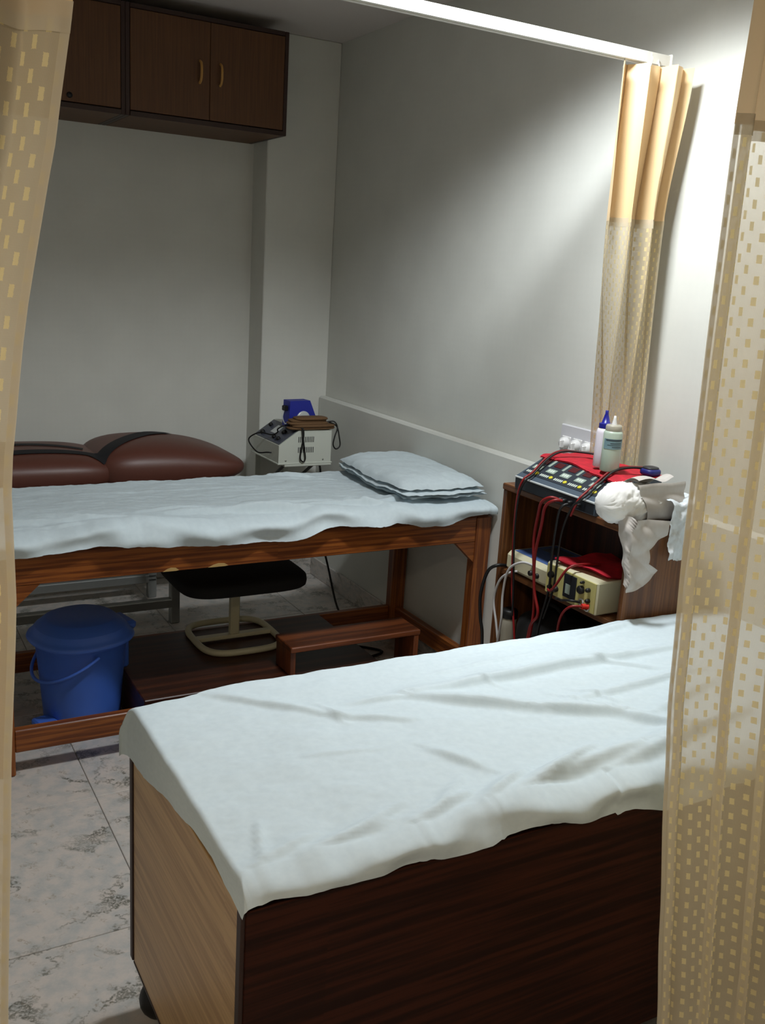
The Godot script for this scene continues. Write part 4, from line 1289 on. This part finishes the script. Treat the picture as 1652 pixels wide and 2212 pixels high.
func build_cables() -> void:
	var fx := -0.385
	var list := [
		# over the console's left end: a red and a black lead side by side
		["red", 0.0034, "red lead draped over the far end of the grey console", [Vector3(-0.15, 1.063, 2.22), Vector3(-0.20, 1.063, 2.16), Vector3(-0.25, 1.062, 2.135), Vector3(-0.30, 1.042, 2.135), Vector3(-0.36, 1.003, 2.15), Vector3(fx - 0.006, 0.985, 2.152), Vector3(fx - 0.012, 0.93, 2.14), Vector3(fx - 0.008, 0.80, 2.135), Vector3(fx, 0.65, 2.14), Vector3(fx, 0.52, 2.17), Vector3(fx + 0.005, 0.40, 2.19)]],
		["black", 0.0032, "black lead draped beside the red one over the console's far end", [Vector3(-0.15, 1.063, 2.235), Vector3(-0.20, 1.064, 2.172), Vector3(-0.25, 1.062, 2.145), Vector3(-0.30, 1.042, 2.145), Vector3(-0.36, 1.003, 2.160), Vector3(fx - 0.006, 0.983, 2.162), Vector3(fx - 0.014, 0.93, 2.148), Vector3(fx - 0.010, 0.80, 2.142), Vector3(fx - 0.003, 0.66, 2.150), Vector3(fx - 0.003, 0.56, 2.16)]],
		["red", 0.0034, "red lead draped over the near end of the grey console", [Vector3(-0.17, 1.064, 2.41), Vector3(-0.22, 1.064, 2.392), Vector3(-0.27, 1.054, 2.385), Vector3(-0.32, 1.026, 2.39), Vector3(-0.365, 1.0, 2.398), Vector3(fx, 0.985, 2.398), Vector3(fx - 0.008, 0.955, 2.39), Vector3(fx - 0.004, 0.93, 2.375)]],
		["black", 0.0034, "black lead draped beside the red one over the console's near end", [Vector3(-0.17, 1.064, 2.42), Vector3(-0.22, 1.064, 2.402), Vector3(-0.27, 1.054, 2.396), Vector3(-0.32, 1.026, 2.402), Vector3(-0.365, 1.0, 2.41), Vector3(fx, 0.985, 2.408), Vector3(fx - 0.010, 0.95, 2.38), Vector3(fx - 0.004, 0.87, 2.345), Vector3(fx, 0.78, 2.335), Vector3(fx, 0.70, 2.33), Vector3(fx, 0.60, 2.30)]],
		["red", 0.0045, "left of two red leads plugged into the console front", [Vector3(-0.386, 0.962, 2.315), Vector3(-0.405, 0.966, 2.30), Vector3(-0.412, 0.945, 2.272), Vector3(-0.406, 0.90, 2.255), Vector3(-0.40, 0.82, 2.24), Vector3(-0.395, 0.72, 2.25), Vector3(-0.39, 0.60, 2.26), Vector3(-0.388, 0.45, 2.24)]],
		["red", 0.0045, "right of two red leads plugged into the console front", [Vector3(-0.386, 0.962, 2.33), Vector3(-0.408, 0.962, 2.32), Vector3(-0.416, 0.938, 2.295), Vector3(-0.410, 0.88, 2.28), Vector3(-0.404, 0.78, 2.258), Vector3(-0.398, 0.68, 2.262), Vector3(-0.394, 0.61, 2.285), Vector3(-0.39, 0.55, 2.25), Vector3(-0.39, 0.40, 2.235)]],
		["black", 0.004, "black lead hanging from the console front past the shelf", [Vector3(-0.386, 0.958, 2.355), Vector3(-0.402, 0.952, 2.35), Vector3(-0.404, 0.92, 2.34), Vector3(-0.398, 0.80, 2.325), Vector3(-0.392, 0.70, 2.32), Vector3(-0.388, 0.58, 2.29), Vector3(-0.386, 0.45, 2.27)]],
		["grey", 0.0038, "pale grey lead drooping from the flat cream device in a long curve", [Vector3(-0.36, 0.73, 2.20), Vector3(-0.385, 0.735, 2.175), Vector3(-0.40, 0.70, 2.135), Vector3(-0.40, 0.62, 2.118), Vector3(-0.40, 0.54, 2.122), Vector3(-0.392, 0.47, 2.105), Vector3(-0.386, 0.40, 2.09)]],
		["grey", 0.0038, "pale grey lead looping below the middle shelf at the rack's far side", [Vector3(-0.362, 0.69, 2.128), Vector3(-0.385, 0.685, 2.12), Vector3(-0.392, 0.65, 2.085), Vector3(-0.392, 0.58, 2.065), Vector3(-0.39, 0.51, 2.085), Vector3(-0.388, 0.44, 2.105), Vector3(-0.385, 0.38, 2.125)]],
		["black", 0.0055, "black mains lead curving down beside the rack's far panel", [Vector3(-0.34, 0.682, 2.048), Vector3(-0.375, 0.686, 2.045), Vector3(-0.392, 0.66, 2.02), Vector3(-0.395, 0.58, 1.998), Vector3(-0.39, 0.50, 2.0), Vector3(-0.385, 0.44, 2.012), Vector3(-0.38, 0.30, 2.01), Vector3(-0.38, 0.006, 1.99)]],
		["red", 0.0036, "thin red lead drooping from the yellowish knob panel", [Vector3(-0.402, 0.70, 2.478), Vector3(-0.43, 0.698, 2.463), Vector3(-0.435, 0.67, 2.438), Vector3(-0.428, 0.62, 2.418), Vector3(-0.42, 0.55, 2.413)]],
		["red", 0.0036, "red lead that arches from the meter across the yellowish panel", [Vector3(-0.40, 0.70, 2.325), Vector3(-0.412, 0.705, 2.35), Vector3(-0.416, 0.73, 2.375), Vector3(-0.40, 0.785, 2.40), Vector3(-0.36, 0.797, 2.41), Vector3(-0.30, 0.793, 2.42)]],
		["black", 0.0036, "short black lead plugged in beside the red plug", [Vector3(-0.39, 0.703, 2.452), Vector3(-0.41, 0.706, 2.442), Vector3(-0.415, 0.70, 2.417), Vector3(-0.405, 0.69, 2.392), Vector3(-0.40, 0.685, 2.362)]],
	]
	for c in list:
		var m: Material = M.red_cable if c[0] == "red" else (M.black if c[0] == "black" else M.grey_cable)
		tag(obj("cable", cable(c[3], c[1]), m), c[2], "cable")
	var st := new_st()
	tube(st, [Vector3(-0.386, 0.70, 2.483), Vector3(-0.404, 0.70, 2.477)], 0.008, 12)
	tag(obj("cable_plug", st, M.red_plug), "orange-red plug in the corner of the yellowish knob panel", "plug")


func build_overhead_cabinets() -> void:
	var z0 := -0.17
	var z1 := 0.24
	var y0 := 2.105
	var y1 := 2.522
	var spans := [[-1.068, -0.369, "right-hand brown laminate cupboard above, beside the corner pillar"], [-1.767, -1.068, "left-hand brown laminate cupboard above, partly behind the left curtain"]]
	for s in spans:
		var x0: float = s[0]
		var x1: float = s[1]
		var t := thing("overhead_cabinet", s[2], "cabinet", Vector3((x0 + x1) * 0.5, y0, z0), 0.0, "wall cupboards near the ceiling")
		var o := -t.position
		var f := 0.018
		obj("side", box(o + Vector3(x0, y0, z0), o + Vector3(x0 + f, y1, z1), 0.002, 1), M.darktrim, t)
		obj("side", box(o + Vector3(x1 - f, y0, z0), o + Vector3(x1, y1, z1), 0.002, 1), M.darktrim, t)
		obj("bottom_board", box(o + Vector3(x0 + f, y0, z0), o + Vector3(x1 - f, y0 + 0.018, z1), 0.002, 0), M.lam, t)
		obj("top_board", box(o + Vector3(x0 + f, y1 - 0.018, z0), o + Vector3(x1 - f, y1, z1), 0.002, 0), M.darktrim, t)
		obj("back_board", box(o + Vector3(x0 + f, y0 + 0.018, z0), o + Vector3(x1 - f, y1 - 0.018, z0 + 0.006), 0.001, 0), M.lam, t)
		obj("bottom_edge", box(o + Vector3(x0 + f, y0 - 0.001, z1), o + Vector3(x1 - f, y0 + 0.018, z1 + 0.004), 0.001, 0), M.darktrim, t)
		var mid := (x0 + x1) * 0.5
		for k in 2:
			var a := x0 + f + 0.001 if k == 0 else mid + 0.0008
			var b := mid - 0.0008 if k == 0 else x1 - f - 0.001
			var d := obj("door", box(o + Vector3(a, y0 + 0.022, z1 - 0.016), o + Vector3(b, y1 - 0.02, z1 + 0.002), 0.002, 1), M.lam, t)
			var hx := mid - 0.044 if k == 0 else mid + 0.044
			var st := new_st()
			var cy := (y0 + y1) * 0.5 - 0.005
			tube(st, spline([o + Vector3(hx, cy + 0.042, z1), o + Vector3(hx, cy + 0.034, z1 + 0.016), o + Vector3(hx, cy + 0.016, z1 + 0.024), o + Vector3(hx, cy - 0.016, z1 + 0.024), o + Vector3(hx, cy - 0.034, z1 + 0.016), o + Vector3(hx, cy - 0.042, z1)], 0.006), 0.0055, 10)
			obj("handle", st, M.brass_wood, d, "small bowed wooden handle")
			if x0 < -1.5 and k == 1:
				obj("keyhole", lathed([Vector2(0.011, 0), Vector2(0.011, 0.003), Vector2(0.0, 0.003)], 16, Transform3D(Basis(Vector3.RIGHT, PI / 2), o + Vector3(-1.286, y0 + 0.045, z1 + 0.002))), M.black, d)


func build_curtains() -> void:
	curtain_rail("white curtain rail crossing the room between the two beds", -3.3, -0.075, 2.165, 2.20, [-2.6, -1.5])
	curtain_rail("white curtain rail over the entrance in front of the near couch", -3.3, -0.04, 2.165, 3.50, [-2.6, -0.6])
	# far curtain, gathered against the right wall and tucked behind the rack
	var t := thing("curtain", "gathered cream and peach curtain against the right wall behind the rack", "curtain", Vector3.ZERO, 0.0, "cubicle curtains")
	var far := func(y: float) -> Vector4:
		var k := smoothstep(0.95, 1.75, y)
		var h := smoothstep(1.73, 2.15, y)
		return Vector4(lerpf(-0.105, -0.235, k), lerpf(2.115, 2.20, k), lerpf(-0.058, lerpf(-0.055, -0.05, h), k), lerpf(2.27, lerpf(2.245, 2.285, h), k))
	curtain(t, far, 0.16, 1.73, 2.142, 0.85, 2.6, func(s, y): return lerpf(0.011, 0.030, smoothstep(0.95, 1.6, y)), 2.2)
	# near right curtain
	var xs := [[2.15, -1.185], [1.878, -1.19], [1.749, -1.194], [1.514, -1.190], [1.246, -1.181], [1.014, -1.168], [0.869, -1.15], [0.63, -1.117], [0.445, -1.09], [0.1, -1.045]]
	var xl := [[2.15, -1.915], [1.746, -1.946], [1.657, -1.959], [1.564, -1.976], [1.515, -1.986], [1.45, -1.995], [1.356, -2.005], [1.246, -2.004], [1.07, -2.014], [0.805, -2.025], [0.1, -2.04]]
	var look := func(arr: Array, y: float) -> float:
		for i in arr.size() - 1:
			if y >= arr[i + 1][0]:
				var k := clampf((y - arr[i + 1][0]) / (arr[i][0] - arr[i + 1][0]), 0, 1)
				return lerpf(arr[i + 1][1], arr[i][1], smoothstep(0.0, 1.0, k) * 0.3 + k * 0.7)
		return arr[-1][1]
	t = thing("curtain", "cream net curtain with peach heading hanging in the right foreground", "curtain", Vector3.ZERO, 0.0, "cubicle curtains")
	curtain(t, func(y): return Vector4(look.call(xs, y), 3.5, -0.14, 3.5), 0.12, 1.745, 2.142, 2.1, 11.0, func(s, y): return 0.020 * smoothstep(0.0, 0.03, s) + 0.004, 1.2)
	t = thing("curtain", "cream net curtain with peach heading hanging in the left foreground", "curtain", Vector3.ZERO, 0.0, "cubicle curtains")
	curtain(t, func(y): return Vector4(look.call(xl, y), 3.5, -2.85, 3.5), 0.12, 1.733, 2.142, 1.5, 7.0, func(s, y): return 0.018 * smoothstep(0.0, 0.06, s) + 0.003, 0.2)
